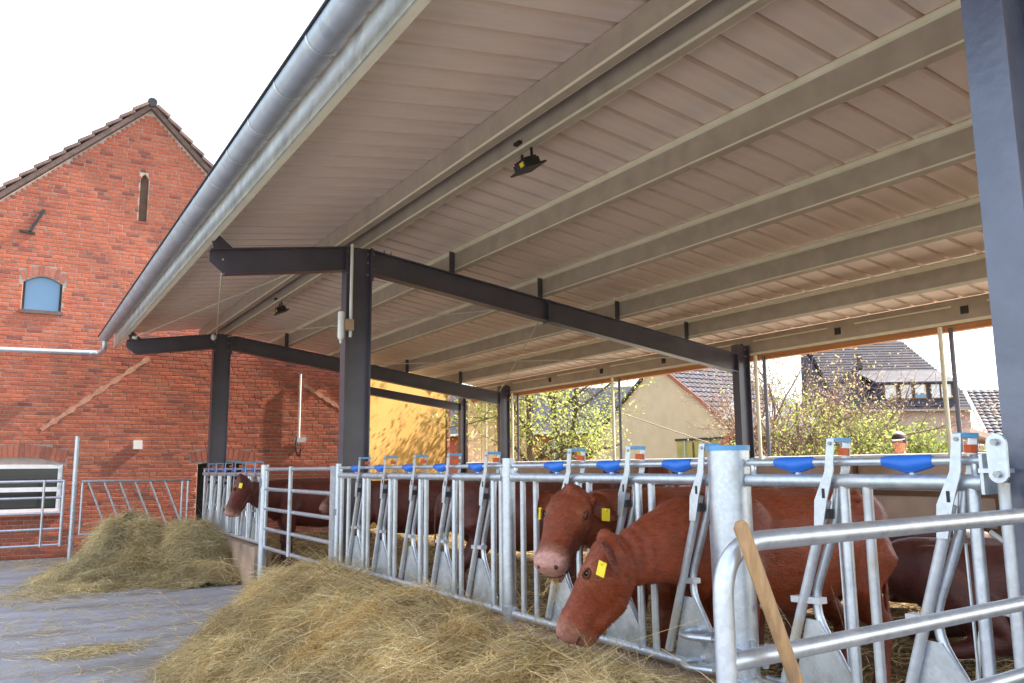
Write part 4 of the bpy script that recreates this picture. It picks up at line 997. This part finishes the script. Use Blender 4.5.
def dress(root, frame, tags=(1, -1), eyes=True, tongue=False):
    ax0, hd, side, upv, Z = frame
    for s_ in (-1, 1):
        if eyes:
            e = ax0 + hd*.14 + side*s_*.114 + upv*.012
            MB().ell(e, .0165, .0165, .0165, 12, 8).build('eye', 'eye', root, True)
            # eyelids
            M = Matrix((hd, side, upv)).transposed()
            for q in (1, -1):
                pts = [e + hd*(.024*math.cos(a)) + upv*(q*.015*math.sin(a)) + side*s_*(.010+.006*math.sin(a)) for a in np.linspace(0, math.pi, 7)]
                MB().tube(pts, .0065, 6).build('eyelid', 'eyelid', root, True)
        n_ = ax0 + hd*.494 + side*s_*.046 + upv*.006
        MB().ell(n_, .013, .012, .014, 10, 8).build('nostril', 'nostril', root, True)
    pts = [ax0 + hd*.475 - upv*.052 + side*0, ]
    mp_ = [ax0 + hd*(.497-.075*abs(u)**2) + side*u*(.090) - upv*(.076+.014*abs(u)) for u in np.linspace(-1, 1, 13)]
    MB().tube(mp_, .0045, 6).build('mouth_line', 'nostril', root, True)
    for s_ in tags:
        ed = (side*s_*.78 - upv*.58 - Z*.10).normalized(); en = ed.cross(hd).normalized()
        if en.dot(upv) < 0: en = -en
        c = ax0 + side*s_*.10 + ed*.10 + side*s_*.012 + upv*.012 + hd*.022
        ew = en.cross(ed); tg = (-Z + hd*.2).normalized() if abs(hd.z) < .7 else (hd*.6-Z*.6).normalized()
        fx = (upv*.45+hd*.2+side*s_*.75).normalized(); tx = tg.cross(fx).normalized(); fx = tx.cross(tg)
        MB().obox(c+tg*.035+fx*.012, tx, tg, fx, .027, .034, .002).build('ear_tag', 'yellow_tag', root)
        MB().tube([c+tg*.01+fx*.0, c+tg*.01+fx*.018], .009, 8).build('tag_stud', 'yellow_tag', root, True)
def hair(me, root, n):
    """short coat hairs over the front of the body"""
    me.calc_loop_triangles(); T = np.zeros(len(me.loop_triangles)*3, dtype=np.int32); me.loop_triangles.foreach_get('vertices', T); T = T.reshape(-1, 3)
    V = np.zeros(len(me.vertices)*3, dtype=np.float32); me.vertices.foreach_get('co', V); V = V.reshape(-1, 3)
    col = np.zeros(len(V)*4, dtype=np.float32); me.attributes['col'].data.foreach_get('color', col); col = col.reshape(-1, 4)[:, :3]
    T = T[(V[T[:, 0], 2] > .45) & (col[T[:, 0], 1] < .16)]
    a, b, c = V[T[:, 0]], V[T[:, 1]], V[T[:, 2]]; cr_ = np.cross(b-a, c-a); A = np.linalg.norm(cr_, axis=1); N = cr_/(A[:, None]+1e-12)
    A = A*np.where(a[:, 0] > -.1, 2.2, 1)
    i = rng.choice(len(T), n, p=A/A.sum()); u, v = rng.uniform(size=n), rng.uniform(size=n); k = u+v > 1; u[k], v[k] = 1-u[k], 1-v[k]
    P = a[i] + (b[i]-a[i])*u[:, None] + (c[i]-a[i])*v[:, None]; N = N[i]
    D = np.tile([-.8, 0, -.6], (n, 1)) + .9*np.stack([vnoise(P*4, 71), vnoise(P*4, 72), vnoise(P*4, 73)], 1) + rng.normal(0, .25, (n, 3))
    D -= N*(D*N).sum(1, keepdims=True); D /= np.linalg.norm(D, axis=1, keepdims=True)+1e-9
    D = D*.93 + N*rng.uniform(.06, .26, (n, 1)); L = rng.uniform(.012, .026, n)[:, None]; S = np.cross(D, N); S /= np.linalg.norm(S, axis=1, keepdims=True)+1e-9
    W = rng.uniform(.0009, .0016, n)[:, None]; P = P-N*.001
    VV = np.stack([P-S*W, P+S*W, P+D*L+S*W*.3, P+D*L-S*W*.3], 1).reshape(-1, 3)
    cc = col[T[i, 0]]*rng.uniform(.7, 1.35, (n, 1))*np.array([1, .95, .9])
    ms = npmesh('coat', VV, np.arange(n*4).reshape(-1, 4), np.repeat(cc, 4, 0)); ms.materials.append(MATS['cowhide'])
    o = link('coat', ms, root); o['kind'] = 'stuff'
def place_cow(label, me, frame, loc, heading, tags=(1, -1), scale=1.0, detail=True, fur=0):
    t = thing('cow', label, 'cow', loc, 'red cattle in the barn')
    link('body', me, t)
    if frame: dress(t, frame, tags, detail)
    t.rotation_euler[2] = heading; t.scale = (scale,)*3
    if fur: hair(me, t, fur)
    return t
def loc2(p, loc, hdg):        # world point -> cow local
    v = Vector(p)-Vector(loc); return Matrix.Rotation(-hdg, 3, 'Z') @ v
def ldir(d, hdg): return Matrix.Rotation(-hdg, 3, 'Z') @ Vector(d)
FZ = FLOOR+.02
# front cow, head lowered to the hay, nearly in profile
L1, H1 = (3.20, 3.34, FZ), math.pi
me, fr = cow_mesh(loc2((2.52, 3.36, 1.21), L1, H1), ldir((-.30, .38, -.87), H1), voxel=.013, seed=1, pinkness=.5, neckmid=loc2((2.93, 3.31, 1.26), L1, H1))
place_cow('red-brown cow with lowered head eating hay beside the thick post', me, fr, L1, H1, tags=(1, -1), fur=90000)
# second cow, head up, turned to the camera
L2, H2 = (3.28, 4.02, FZ), math.pi+.04
me, fr = cow_mesh(loc2((2.70, 3.86, 1.44), L2, H2), ldir((-.60, -.40, -.69), H2), voxel=.013, seed=5, jaw_open=.012, tint=(.22, .046, .015), neckmid=loc2((3.05, 3.98, 1.30), L2, H2))
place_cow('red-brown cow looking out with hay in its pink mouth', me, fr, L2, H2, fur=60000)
n = 60; mo = (fr[0]+fr[1]*.45-fr[3]*.09)
P0 = np.tile(np.array(mo), (n, 1)) + rng.normal(0, .02, (n, 3)); T = np.tile([0.15, 0, -1.], (n, 1))+rng.normal(0, .35, (n, 3)); T /= np.linalg.norm(T, axis=1, keepdims=True)
V, F = ribbons(P0+T*.05, T, np.tile([1., .2, .1], (n, 1)), rng.uniform(.08, .2, n), rng.uniform(.002, .0035, n), rng.normal(0, .6, n), np.zeros((n, 3)))
cow2 = [o for o in bpy.data.objects if o.name.startswith('cow') and o.type == 'EMPTY'][-1]
ms = npmesh('mouthful_of_hay', V, F, hay_cols(n, 14, 0)); ms.materials.append(MATS['hay'])
mh = link('mouthful_of_hay', ms); mh.matrix_world = Matrix.Translation(L2) @ Matrix.Rotation(H2, 4, 'Z'); tag(mh, 'bunch of hay hanging from the mouth of the cow looking out', 'hay', kind='stuff')
# far cow with its head through the last section
L3, H3 = (3.30, 11.75, FZ), math.pi
me, fr = cow_mesh(loc2((2.66, 11.55, 1.46), L3, H3), ldir((-.30, .12, -.94), H3), voxel=.02, seed=8, tint=(.115, .026, .017))
place_cow('dark maroon cow with pale nose at the far fence, body behind the gate', me, fr, L3, H3)
# standing cows inside
ms1, fs1 = cow_mesh((.42, .05, 1.25), (.62, .1, -.78), voxel=.024, seed=11, pinkness=.25, tint=(.105, .026, .016))
place_cow('dark red cow standing sideways behind the five-place fence section', ms1, fs1, (3.95, 9.75, FZ), R(157), scale=1.0)
place_cow('dark red cow close behind the fence, left of the slim post', ms1, fs1, (5.0, 6.9, FZ), R(-24), scale=.99)
ms2, fs2 = cow_mesh((.48, .05, 1.30), (.8, .05, -.6), voxel=.022, seed=14, tint=(.15, .04, .02))
place_cow('red cow further back, only its ears above the rail left of the thick post', ms2, fs2, (6.55, 7.5, FZ), math.pi+.75, scale=1.03)
# lying cows at the right
ms3, fs3 = cow_mesh((.40, .10, .86), (.70, .25, -.66), lying=True, voxel=.02, seed=17, tint=(.085, .022, .016))
place_cow('dark cow lying on straw with a yellow ear tag, behind the near fence section', ms3, fs3, (6.3, 5.05, FZ+.02), R(150), scale=1.02)
place_cow('dark cow lying on straw beside the near column', ms3, fs3, (6.55, 3.02, FZ+.02), R(-38), scale=1.0)

# ------------------------------------------------------------------ what lies beyond the barn
def ray(x, y): return fw + r2*((x-512)/827.78) + u2*((341.5-y)/827.78)
def pd(x, y, D): return Vector((0, 0, EYE)) + ray(x, y)*D           # point at depth D along the optical axis
# yellow rendered house behind the end of the barn
yh = thing('yellow_house', 'sunlit yellow rendered house beyond the far end of the barn', 'house', (9.6, 22.0, 0), ); yh.rotation_euler[2] = R(20)
box('wall', (-4.6, 0, -.2), (1.95, 7, 4.6), 'yellow_render', yh)
rfm = MB().prism([(-4.9, -.4, 4.55), (-1.5, -.4, 7.2), (1.95, -.4, 4.55), (1.95, -.4, 4.75), (-1.5, -.4, 7.4), (-4.9, -.4, 4.75)], (0, 7.8, 0)).build('roof', 'warm_tile', yh)
MB().prism([(-4.6, .01, 4.58), (1.62, .01, 4.58), (-1.5, .01, 7.0)], (0, 6.9, 0)).build('gable', 'yellow_render', yh)
box('corner_trim', (1.88, -.03, -.2), (2.0, .1, 4.5), 'verge_red', yh)
# pale timber shed, board by board
sh = thing('timber_shed', 'pale vertical-board timber shed between the end column and the tree', 'shed', (11.75, 20.6, 0)); sh.rotation_euler[2] = R(14)
for k in range(9):
    MB().box((-.9+k*.26, -.03+.006*(k % 2), -.1), (-.9+k*.26+.245, 0, 3.5)).build('board', 'board_pale', sh)
box('frame', (-.9, .001, -.1), (1.44, .35, 3.4), 'brown_rail', sh)
for x_ in (-.25, .66): box('batten', (x_, -.06, -.1), (x_+.05, -.031, 3.5), 'purlin_lip', sh)
box('hatch', (.22, -.06, 2.4), (.38, -.032, 3.0), 'verge_red', sh)
MB().prism([(-1.1, -.2, 3.45), (1.6, -.2, 3.45), (1.6, -.2, 3.55), (-1.1, -.2, 3.55)], (0, .8, .2)).build('roof', 'dark_tile', sh)

def window(par, a, b, y, m='glass_pale', fr='white_paint', t=.06, bars=1):
    w_ = box('window', (a[0], y-.02, a[1]), (b[0], y, b[1]), m, par)
    for p, q in (((a[0]-t, a[1]-t), (a[0], b[1]+t)), ((b[0], a[1]-t), (b[0]+t, b[1]+t)), ((a[0], a[1]-t), (b[0], a[1])), ((a[0], b[1]), (b[0], b[1]+t))):
        box('frame', (p[0], y-.05, p[1]), (q[0], y-.001, q[1]), fr, w_)
    for k in range(bars):
        x_ = a[0]+(b[0]-a[0])*(k+1)/(bars+1); box('bar', (x_-.02, y-.045, a[1]), (x_+.02, y-.022, b[1]), fr, w_)
    return w_
def tile_rows(par, p0, pu, pv, rows, cols, m, th=.05, wave=True):
    """roof plane p0 (eave corner), pu along the eave, pv up the slope: courses of lapped tiles, one relief sheet"""
    p0, pu, pv = Vector(p0), Vector(pu), Vector(pv); n = pu.cross(pv).normalized()
    if n.z < 0: n = -n
    vs = []; fs = []
    sub = 4 if wave else 1
    for r_ in range(rows):
        for e, (vv, hh) in enumerate(((r_/rows, th), ((r_+1.0)/rows, .012))):
            for c_ in range(cols*sub+1):
                hgt = hh + (.035*abs(math.sin(math.pi*c_/sub)) if wave else 0)
                vs.append(p0 + pu*(c_/(cols*sub)) + pv*vv + n*hgt)
    W_ = cols*sub+1
    for r_ in range(rows*2-1):
        for c_ in range(cols*sub): fs.append((r_*W_+c_, r_*W_+c_+1, (r_+1)*W_+c_+1, (r_+1)*W_+c_))
    o = MB().add(vs, fs).build('tiles', m, par); o['kind'] = 'stuff'; return o
# beige gabled house
bh_ = thing('beige_house', 'beige rendered gable house with dark pantile roof', 'house', (22, 25.2, 0)); hw_, ez_, rz_, ln = 4.25, 2.70, 5.60, 4.2
MB().prism([(0, -hw_, -.2), (0, hw_, -.2), (0, hw_, ez_), (0, 0, rz_), (0, -hw_, ez_)], (ln, 0, 0)).build('wall', 'beige_render', bh_)
sl_ = MB()
for s_ in (-1, 1): sl_.prism([(-.12, s_*(hw_+.25), ez_-.17), (-.12, 0, rz_+.0), (-.12, 0, rz_+.12), (-.12, s_*(hw_+.25), ez_-.05)], (ln+.24, 0, 0))
rf_ = sl_.build('roof', 'dark_tile', bh_)
tile_rows(bh_, (-.1, -(hw_+.25), ez_-.05), (ln+.2, 0, 0), (0, hw_+.25, rz_-ez_+.17), 15, 17, 'dark_tile')
MB().prism([(-.16, -(hw_+.27), ez_-.20), (-.16, 0, rz_-.02), (-.16, 0, rz_+.16), (-.16, -(hw_+.27), ez_+.0)], (.035, 0, 0)).build('verge_board', 'verge_red', bh_)
for k in range(6): MB().box((-.09, -hw_+.02, 2.05+k*.115), (-.004, -hw_+1.25-k*.16, 2.05+k*.115+.10)).build('brick_step', 'red_brick_far', bh_)
w_ = box('window', (-.02, -3.9, .9), (.05, -2.55+.0, 2.50), 'olive_door', bh_)
box('frame', (-.06, -4.0, 2.50), (.05, -1.0, 2.58), 'black_iron', bh_)
w_ = box('window', (-.02, -2.5, .9), (.05, -1.05, 2.50), 'olive_door', bh_)
for y_ in (-3.5, -2.9, -2.0, -1.55): box('mullion', (-.05, y_, .9), (-.021, y_+.07, 2.5), 'glass_pale' if y_ == -1.55 else 'brown_rail', bh_)
# red brick house behind the tree
rh = thing('red_brick_house', 'low red brick house with white window behind the yellow-green tree', 'house', (27, 38, 0)); rh.rotation_euler[2] = R(-52)
box('wall', (-9, 0, -.2), (6, 6, 3.6), 'red_wall', rh)
MB().prism([(-9.4, -.5, 3.45), (-9.4, 3, 6.2), (-9.4, 6.5, 3.45)], (15.8, 0, 0)).build('roof', 'dark_tile', rh)
window(rh, (-1.1, 1.5), (-.45, 3.0), -.01, 'glass_dark'); window(rh, (1.6, 1.5), (2.3, 3.0), -.01, 'glass_dark'); window(rh, (-4.5, 1.5), (-3.8, 3.0), -.01, 'glass_dark')
box('gutter', (-9.4, -.6, 3.38), (6.4, -.48, 3.50), 'white_paint', rh)
# dark clad house with a long dormer
D0 = 60.0; o0 = pd(915, 464, D0); o0.z = 0
dh = thing('dark_house', 'dark tiled house with a long dormer of five shuttered windows', 'house', o0); dh.rotation_euler[2] = -yaw-R(4)
sc = D0/827.78
def zz(py): return EYE + (464-py)*sc
xl, xr = (862-915)*sc, (981-915)*sc
box('wall', (xl, 0, -.2), (xr-.6, 9, zz(411)), 'pink_render', dh)
ez_ = zz(410); rz_ = 11.2; rx = (934-915)*sc*1.07; lx = (838-915)*sc*1.07
mr_ = MB().add([(xl-1.2, -.5, ez_), (xr+.1, -.5, ez_), (xr+.1, 9.5, ez_), (xl-1.2, 9.5, ez_), (lx, 4.5, rz_), (rx, 4.5, rz_)], [(0, 1, 5, 4), (1, 2, 5), (2, 3, 4, 5), (3, 0, 4), (0, 3, 2, 1)]).build('roof', 'dark_tile', dh)
e0, e1, q0, q1 = Vector((xl-1.2, -.5, ez_)), Vector((xr+.1, -.5, ez_)), Vector((lx, 4.5, rz_)), Vector((rx, 4.5, rz_)); rows = []
for k in range(26):
    t = k/26; a_, b_ = e0.lerp(q0, t), e1.lerp(q1, t); MB().obox((a_+b_)/2+Vector((0, -.03, .03)), (1, 0, 0), (0, .66, .75), (0, -.75, .66), (b_-a_).length/2, .11, .03).build('tile_course', 'dark_tile', mr_)
d0x, d1x = (884-915)*sc, (958-915)*sc
dm = MB().add([(d0x, -.3, ez_), (d1x, -.3, ez_), (d1x, 3.6, ez_), (d0x, 3.6, ez_), (d0x, -.3, zz(384)), (d1x, -.3, zz(384)), (d1x, 3.6, zz(366)), (d0x, 3.6, zz(366))], [(0, 1, 5, 4), (1, 2, 6, 5), (2, 3, 7, 6), (3, 0, 4, 7), (4, 5, 6, 7), (3, 2, 1, 0)]).build('dormer', 'grey_cladding', dh)
dr_ = MB().add([(d0x-.2, -.5, zz(384)-.02), (d1x+.2, -.5, zz(384)-.02), (d1x-.6, 4.3, zz(357)), (d0x-1.6, 4.3, zz(357)), (d0x-.2, -.5, zz(384)+.10), (d1x+.2, -.5, zz(384)+.10), (d1x-.6, 4.3, zz(357)+.18), (d0x-1.6, 4.3, zz(357)+.18)], [(0, 1, 5, 4), (1, 2, 6, 5), (2, 3, 7, 6), (3, 0, 4, 7), (4, 5, 6, 7), (3, 2, 1, 0)]).build('dormer_roof', 'dark_tile', dh)
for a_, b_ in ((889.5, 900.5), (905, 915.5), (919, 929.5), (935, 943), (944.5, 954)):
    window(dm, ((a_-915)*sc, zz(399)), ((b_-915)*sc, zz(385.5)), -.31, 'white_paint', 'brown_rail', .09, 0)
box('half_open_pane', ((919.5-915)*sc, -.345, zz(399)), ((929-915)*sc, -.332, zz(394)), 'glass_blue', dm)
MB().prism([(xl-1.2, -.3, ez_-.02), (xl-1.2, 9, ez_-.02), (lx-.1, 4.5, rz_-.6)], (-.3, 0, 0)).build('side_cladding', 'grey_cladding', dh)
box('eave_gutter', (xl-1.2, -.62, ez_-.16), (xr+.1, -.5, ez_-.02), 'pink_render', dh)
box('chimney', (rx-4.2, 2.2, rz_-2.4), (rx-3.9, 2.5, rz_-1.3), 'warm_tile', dh)
# steep roof at the right edge
o1 = pd(1013, 464, 34.0); o1.z = 0
sr = thing('steep_roofed_house', 'steep dark tiled house beside the near column', 'house', o1); sr.rotation_euler[2] = -yaw-R(6); sc = 34/827.78
def zz(py): return EYE + (464-py)*sc
box('wall', (-.75, 0, -.2), (7, 6, zz(446)), 'beige_render', sr)
MB().prism([(-.9, -.3, zz(447)), (7, -.3, zz(447)), (7, 3.2, zz(387)), (-.30, 3.2, zz(387))], (0, .1, .12)).build('roof', 'warm_tile', sr)
tile_rows(sr, (-.88, -.3, zz(447)+.08), (7.8, 0, 0), (.55, 3.4, zz(387)-zz(447)), 16, 26, 'dark_tile')
MB().prism([(-.98, -.36, zz(448)), (-.88, -.36, zz(448)), (-.28, 3.2, zz(386)), (-.38, 3.2, zz(386))], (0, -.02, .18)).build('verge_board', 'white_paint', sr)
# pale pavilion roofs and a brown board fence
pv_ = thing('pavilion', 'white sloping pavilion roof glimpsed behind the twiggy shrub', 'pavilion', pd(768, 464, 26)); pv_.location.z = 0; pv_.rotation_euler[2] = -yaw
for k in (0, 1):
    MB().prism([(-1.0+k*1.3, 0, 3.05-k*.1), (-.55+k*1.3, 0, 3.75-k*.1), (.1+k*1.3, 0, 2.75-k*.1), (.1+k*1.3, 0, 2.65-k*.1)], (0, 1.8, 0)).build('canopy', 'white_paint', pv_)
    for x_ in (-.95, 0): box('leg', (x_+k*1.3, .05, -.1), (x_+k*1.3+.06, .11, 2.8-k*.1), 'white_paint', pv_)
bf = thing('board_fence', 'brown board fence right of the middle back column', 'fence', pd(800, 464, 19)); bf.location.z = 0; bf.rotation_euler[2] = -yaw
for k in range(26): box('board', (-1.6+k*.125, -.02, 0), (-1.6+k*.125+.115, .005, 2.22+.03*math.sin(k*2.1)), 'brown_rail', bf)
box('fence_rail', (-1.6, .006, 1.7), (1.6, .05, 1.8), 'brown_rail', bf); box('fence_rail', (-1.6, .006, .5), (1.6, .05, .6), 'brown_rail', bf)
sl2 = thing('slanted_plank', 'pale weathered plank roof edge right of the near fence levers', 'shed', pd(990, 440, 15)); sl2.rotation_euler[2] = -yaw
MB().prism([(-.35, 0, .22), (.9, 0, -.12), (.9, 0, -.22), (-.35, 0, .12)], (0, .8, 0)).build('roof_board', 'back_panel', sl2); box('shed_wall', (-.2, .1, -2.2), (.85, .7, -.2), 'brown_rail', sl2)

# trees and shrubs
def tree(label, base, h, spread, stems, nleaf, leafc, lsz=.06, seed=1, lean=(0, 0), name='tree', cat='tree', wood='bark', leaf_from=.35, droop=0, levels=3, kids=5, trunk_r=None):
    g = random.Random(seed); mb = MB(); tips = []
    def grow(p, d, L, r, lv):
        pts = [p]; q = p.copy(); n = 5 if lv else 6
        for i in range(n):
            d = (d + Vector((g.gauss(0, .16), g.gauss(0, .16), g.gauss(.03, .10)-droop*.03*lv))).normalized(); q = q + d*L/n; pts.append(q.copy())
            if lv >= 1: tips.append((q.copy(), d.copy(), lv))
        mb.tube(pts, [max(.004, r*(1-.72*i/n)) for i in range(n+1)], 6 if lv < 2 else 4, False)
        if lv < levels:
            for k in range(kids):
                i = g.randint(2 if lv == 0 else 1, n); dd = (pts[i]-pts[i-1]).normalized()
                a = Vector((g.gauss(0, 1), g.gauss(0, 1), g.gauss(.15, .5))).normalized()
                nd = (dd*.75 + a*.85*spread).normalized()
                grow(pts[i], nd, L*g.uniform(.42, .68), r*.5*(1-.4*i/n), lv+1)
    t = thing(name, label, cat, base)
    r0 = trunk_r or h*.018
    for k in range(stems):
        a = 2*math.pi*k/max(1, stems)+g.uniform(0, 1); sp = .28 if stems > 1 else 0
        grow(Vector((math.cos(a)*.12*(stems > 1), math.sin(a)*.12*(stems > 1), -.1)), Vector((math.cos(a)*sp+lean[0], math.sin(a)*sp+lean[1], 1)).normalized(), h*g.uniform(.5, .68), r0, 0)
    mb.build('trunk', wood, t, True)
    gg = np.random.default_rng(seed); T_ = [q for q in tips if q[0].z > h*leaf_from*.5]
    if nleaf and T_:
        ids = gg.integers(0, len(T_), nleaf); c = np.array([T_[i][0] for i in ids]) + gg.normal(0, .10*h/4, (nleaf, 3))
        ang = gg.normal(size=(nleaf, 3)); ang /= np.linalg.norm(ang, axis=1, keepdims=True); b = np.cross(ang, gg.normal(size=(nleaf, 3))); b /= np.linalg.norm(b, axis=1, keepdims=True)
        s_ = lsz*gg.uniform(.6, 1.4, (nleaf, 1)); cr_ = np.cross(ang, b)
        V = np.stack([c-ang*s_, c+b*s_*.45+cr_*s_*.12, c+ang*s_, c-b*s_*.45+cr_*s_*.12], 1).reshape(-1, 3)
        F = np.arange(nleaf*4).reshape(-1, 4)
        cl_ = np.array(leafc)[gg.integers(0, len(leafc), nleaf)]*gg.uniform(.75, 1.2, (nleaf, 1))
        me = npmesh('crown', V, F, np.repeat(cl_, 4, 0)); me.materials.append(MATS['leaf']); link('crown', me, t)
    return t
YG = [(.42, .47, .12), (.50, .53, .15), (.36, .43, .11), (.56, .56, .20)]
GR = [(.20, .27, .05), (.28, .34, .07), (.14, .20, .04), (.36, .40, .10)]
def gp_(px, D): v = pd(px, 464, D); v.z = 0; return v
tree('yellow-green spring tree beyond the back of the barn, before the red brick house', gp_(560, 25), 8.2, 1.2, 3, 14000, YG, .05, 5, lean=(-.05, .02), leaf_from=.3, kids=5)
tree('leafless-looking tree shading the yellow wall, left of the yellow-green tree', (13.6, 21.7, 0), 7.6, .85, 1, 250, YG, .05, 15, leaf_from=.3, kids=5)
tree('twiggy pinkish shrub with pale buds right of the middle back column', gp_(792, 17.5), 4.6, .75, 6, 3600, [(.42, .30, .22), (.46, .40, .20), (.38, .28, .20), (.50, .47, .16)], .032, 9, name='shrub', cat='shrub', wood='twig', kids=5)
tree('bright yellow-green shrub before the dark house', gp_(826, 16.5), 3.3, .85, 6, 7500, YG+GR, .034, 12, name='shrub', cat='shrub', wood='twig', kids=5)
tree('dense green bush behind the person in the cap', gp_(898, 18.5), 2.65, .9, 7, 7500, GR, .05, 23, name='bush', cat='bush', wood='twig', kids=5)
tree('yellow-green bush left of the dense green bush', gp_(862, 17.5), 2.7, .9, 6, 5500, YG+GR, .042, 33, name='bush', cat='bush', wood='twig', kids=5)
tree('loose green bush behind the back right post pair', gp_(934, 17.5), 2.3, .8, 6, 3600, GR+YG, .042, 37, name='bush', cat='bush', wood='twig', kids=5)
tree('pink flowering shrub next to the near column', gp_(994, 18), 2.3, .6, 6, 4200, [(.52, .17, .17), (.60, .24, .22), (.42, .12, .13)], .04, 41, name='shrub', cat='shrub', wood='twig', kids=5)
tree('thin reddish hedge behind the board fence', gp_(762, 21), 3.9, .7, 6, 2200, [(.40, .24, .19), (.45, .33, .20)], .035, 43, name='shrub', cat='shrub', wood='twig', kids=5)

# person in a cap behind the back wall
pb = Vector((9.85, 6.62, .20))
pr = thing('person', 'person in a cap behind the back wall, only the head showing', 'person', pb); pr.rotation_euler[2] = R(200)
me = bpy.data.meshes.new('skeleton')
J = {'pel': (0, 0, .98), 'sp': (.02, 0, 1.2), 'ch': (.0, 0, 1.40), 'nk': (.0, 0, 1.50), 'hd': (.03, 0, 1.60), 'ls': (0, .19, 1.42), 'le': (.02, .25, 1.14), 'lw': (.16, .22, .92), 'rs': (0, -.19, 1.42), 're': (.02, -.25, 1.14), 'rw': (.16, -.22, .92), 'lh': (0, .10, .93), 'lk': (.02, .11, .50), 'la': (-.02, .12, .08), 'lt': (.14, .13, .04), 'rh': (0, -.10, .93), 'rk': (.02, -.11, .50), 'ra': (-.02, -.12, .08), 'rt': (.14, -.13, .04)}
Rr = dict(pel=.15, sp=.15, ch=.17, nk=.06, hd=.055, ls=.085, le=.055, lw=.038, rs=.085, re=.055, rw=.038, lh=.10, lk=.065, la=.045, lt=.04, rh=.10, rk=.065, ra=.045, rt=.04)
kk = list(J); Ee = [('pel', 'sp'), ('sp', 'ch'), ('ch', 'nk'), ('nk', 'hd'), ('ch', 'ls'), ('ls', 'le'), ('le', 'lw'), ('ch', 'rs'), ('rs', 're'), ('re', 'rw'), ('pel', 'lh'), ('lh', 'lk'), ('lk', 'la'), ('la', 'lt'), ('pel', 'rh'), ('rh', 'rk'), ('rk', 'ra'), ('ra', 'rt')]
me.from_pydata([J[k] for k in kk], [(kk.index(a), kk.index(b)) for a, b in Ee], []); so_ = bpy.data.objects.new('tmp', me); C.objects.link(so_)
so_.modifiers.new('k', 'SKIN'); sv = me.skin_vertices[0].data if me.skin_vertices else None
bpy.context.view_layer.objects.active = so_
if sv:
    for i, k in enumerate(kk): sv[i].radius = (Rr[k], Rr[k]); sv[i].use_root = (k == 'pel')
so_.modifiers.new('u', 'SUBSURF').levels = 2
bpy.context.view_layer.update()
bmsh = bpy.data.meshes.new_from_object(so_.evaluated_get(bpy.context.evaluated_depsgraph_get())); bpy.data.objects.remove(so_)
for k in ('jacket', 'trousers', 'skin'): bmsh.materials.append(MATS[k])
for p_ in bmsh.polygons:
    z_ = p_.center.z; p_.use_smooth = True
    p_.material_index = 2 if z_ > 1.50 else (1 if z_ < .95 and abs(p_.center.y) < .20 else 0)
link('body', bmsh, pr)
hm = MB().ell((.035, 0, 1.635), .098, .078, .125, 18, 14); hm.ell((.115, 0, 1.585), .03, .035, .04, 10, 8); hm.ell((.05, 0, 1.56), .075, .062, .07, 12, 10)
hm.ell((.135, 0, 1.625), .024, .016, .03, 8, 6); hm.ell((.115, .035, 1.655), .03, .03, .014, 8, 6); hm.ell((.115, -.035, 1.655), .03, .03, .014, 8, 6)
for s_ in (-1, 1): hm.ell((.02, s_*.082, 1.62), .02, .012, .032, 8, 6)
hdm = hm.build('head', 'skin', pr, True)
for s_ in (-1, 1): MB().ell((.118, s_*.033, 1.638), .011, .012, .008, 8, 6).build('eye', 'eye', hdm, True)
MB().tube([(.122, -.025, 1.565), (.134, 0, 1.562), (.122, .025, 1.565)], .006, 6).build('mouth', 'nostril', hdm, True)
cp = MB(); th_ = np.linspace(0, math.pi/2, 6)
cp.ell((.03, 0, 1.675), .112, .092, .095, 18, 12); cpo = cp.build('cap', 'cap_dark', pr, True)
MB().prism([Vector((.03+.10*math.cos(a)+.085*max(0, math.cos(a)), .085*math.sin(a), 1.685-.03*max(0, math.cos(a)))) for a in np.linspace(R(-80), R(80), 11)], (0, 0, .008)).build('cap_peak', 'cap_pale', cpo)
MB().ell((.03, 0, 1.725), .085, .07, .055, 14, 8).build('cap_crown', 'cap_pale', cpo, True)
for s_ in (-1, 1):
    hn = MB().ell((.20, s_*.22, .88), .025, .04, .05, 8, 6); 
    for f_ in range(4): hn.tube([(.21+.0*f_, s_*(.195+.017*f_), .845), (.225, s_*(.195+.017*f_), .80), (.215, s_*(.195+.017*f_), .775-.008*(f_ in (1, 2)))], [.010, .009, .007], 6)
    hn.tube([(.21, s_*.185, .90), (.235, s_*.17, .865), (.24, s_*.168, .835)], [.012, .010, .008], 6)
    hn.build('hand', 'skin', pr, True)
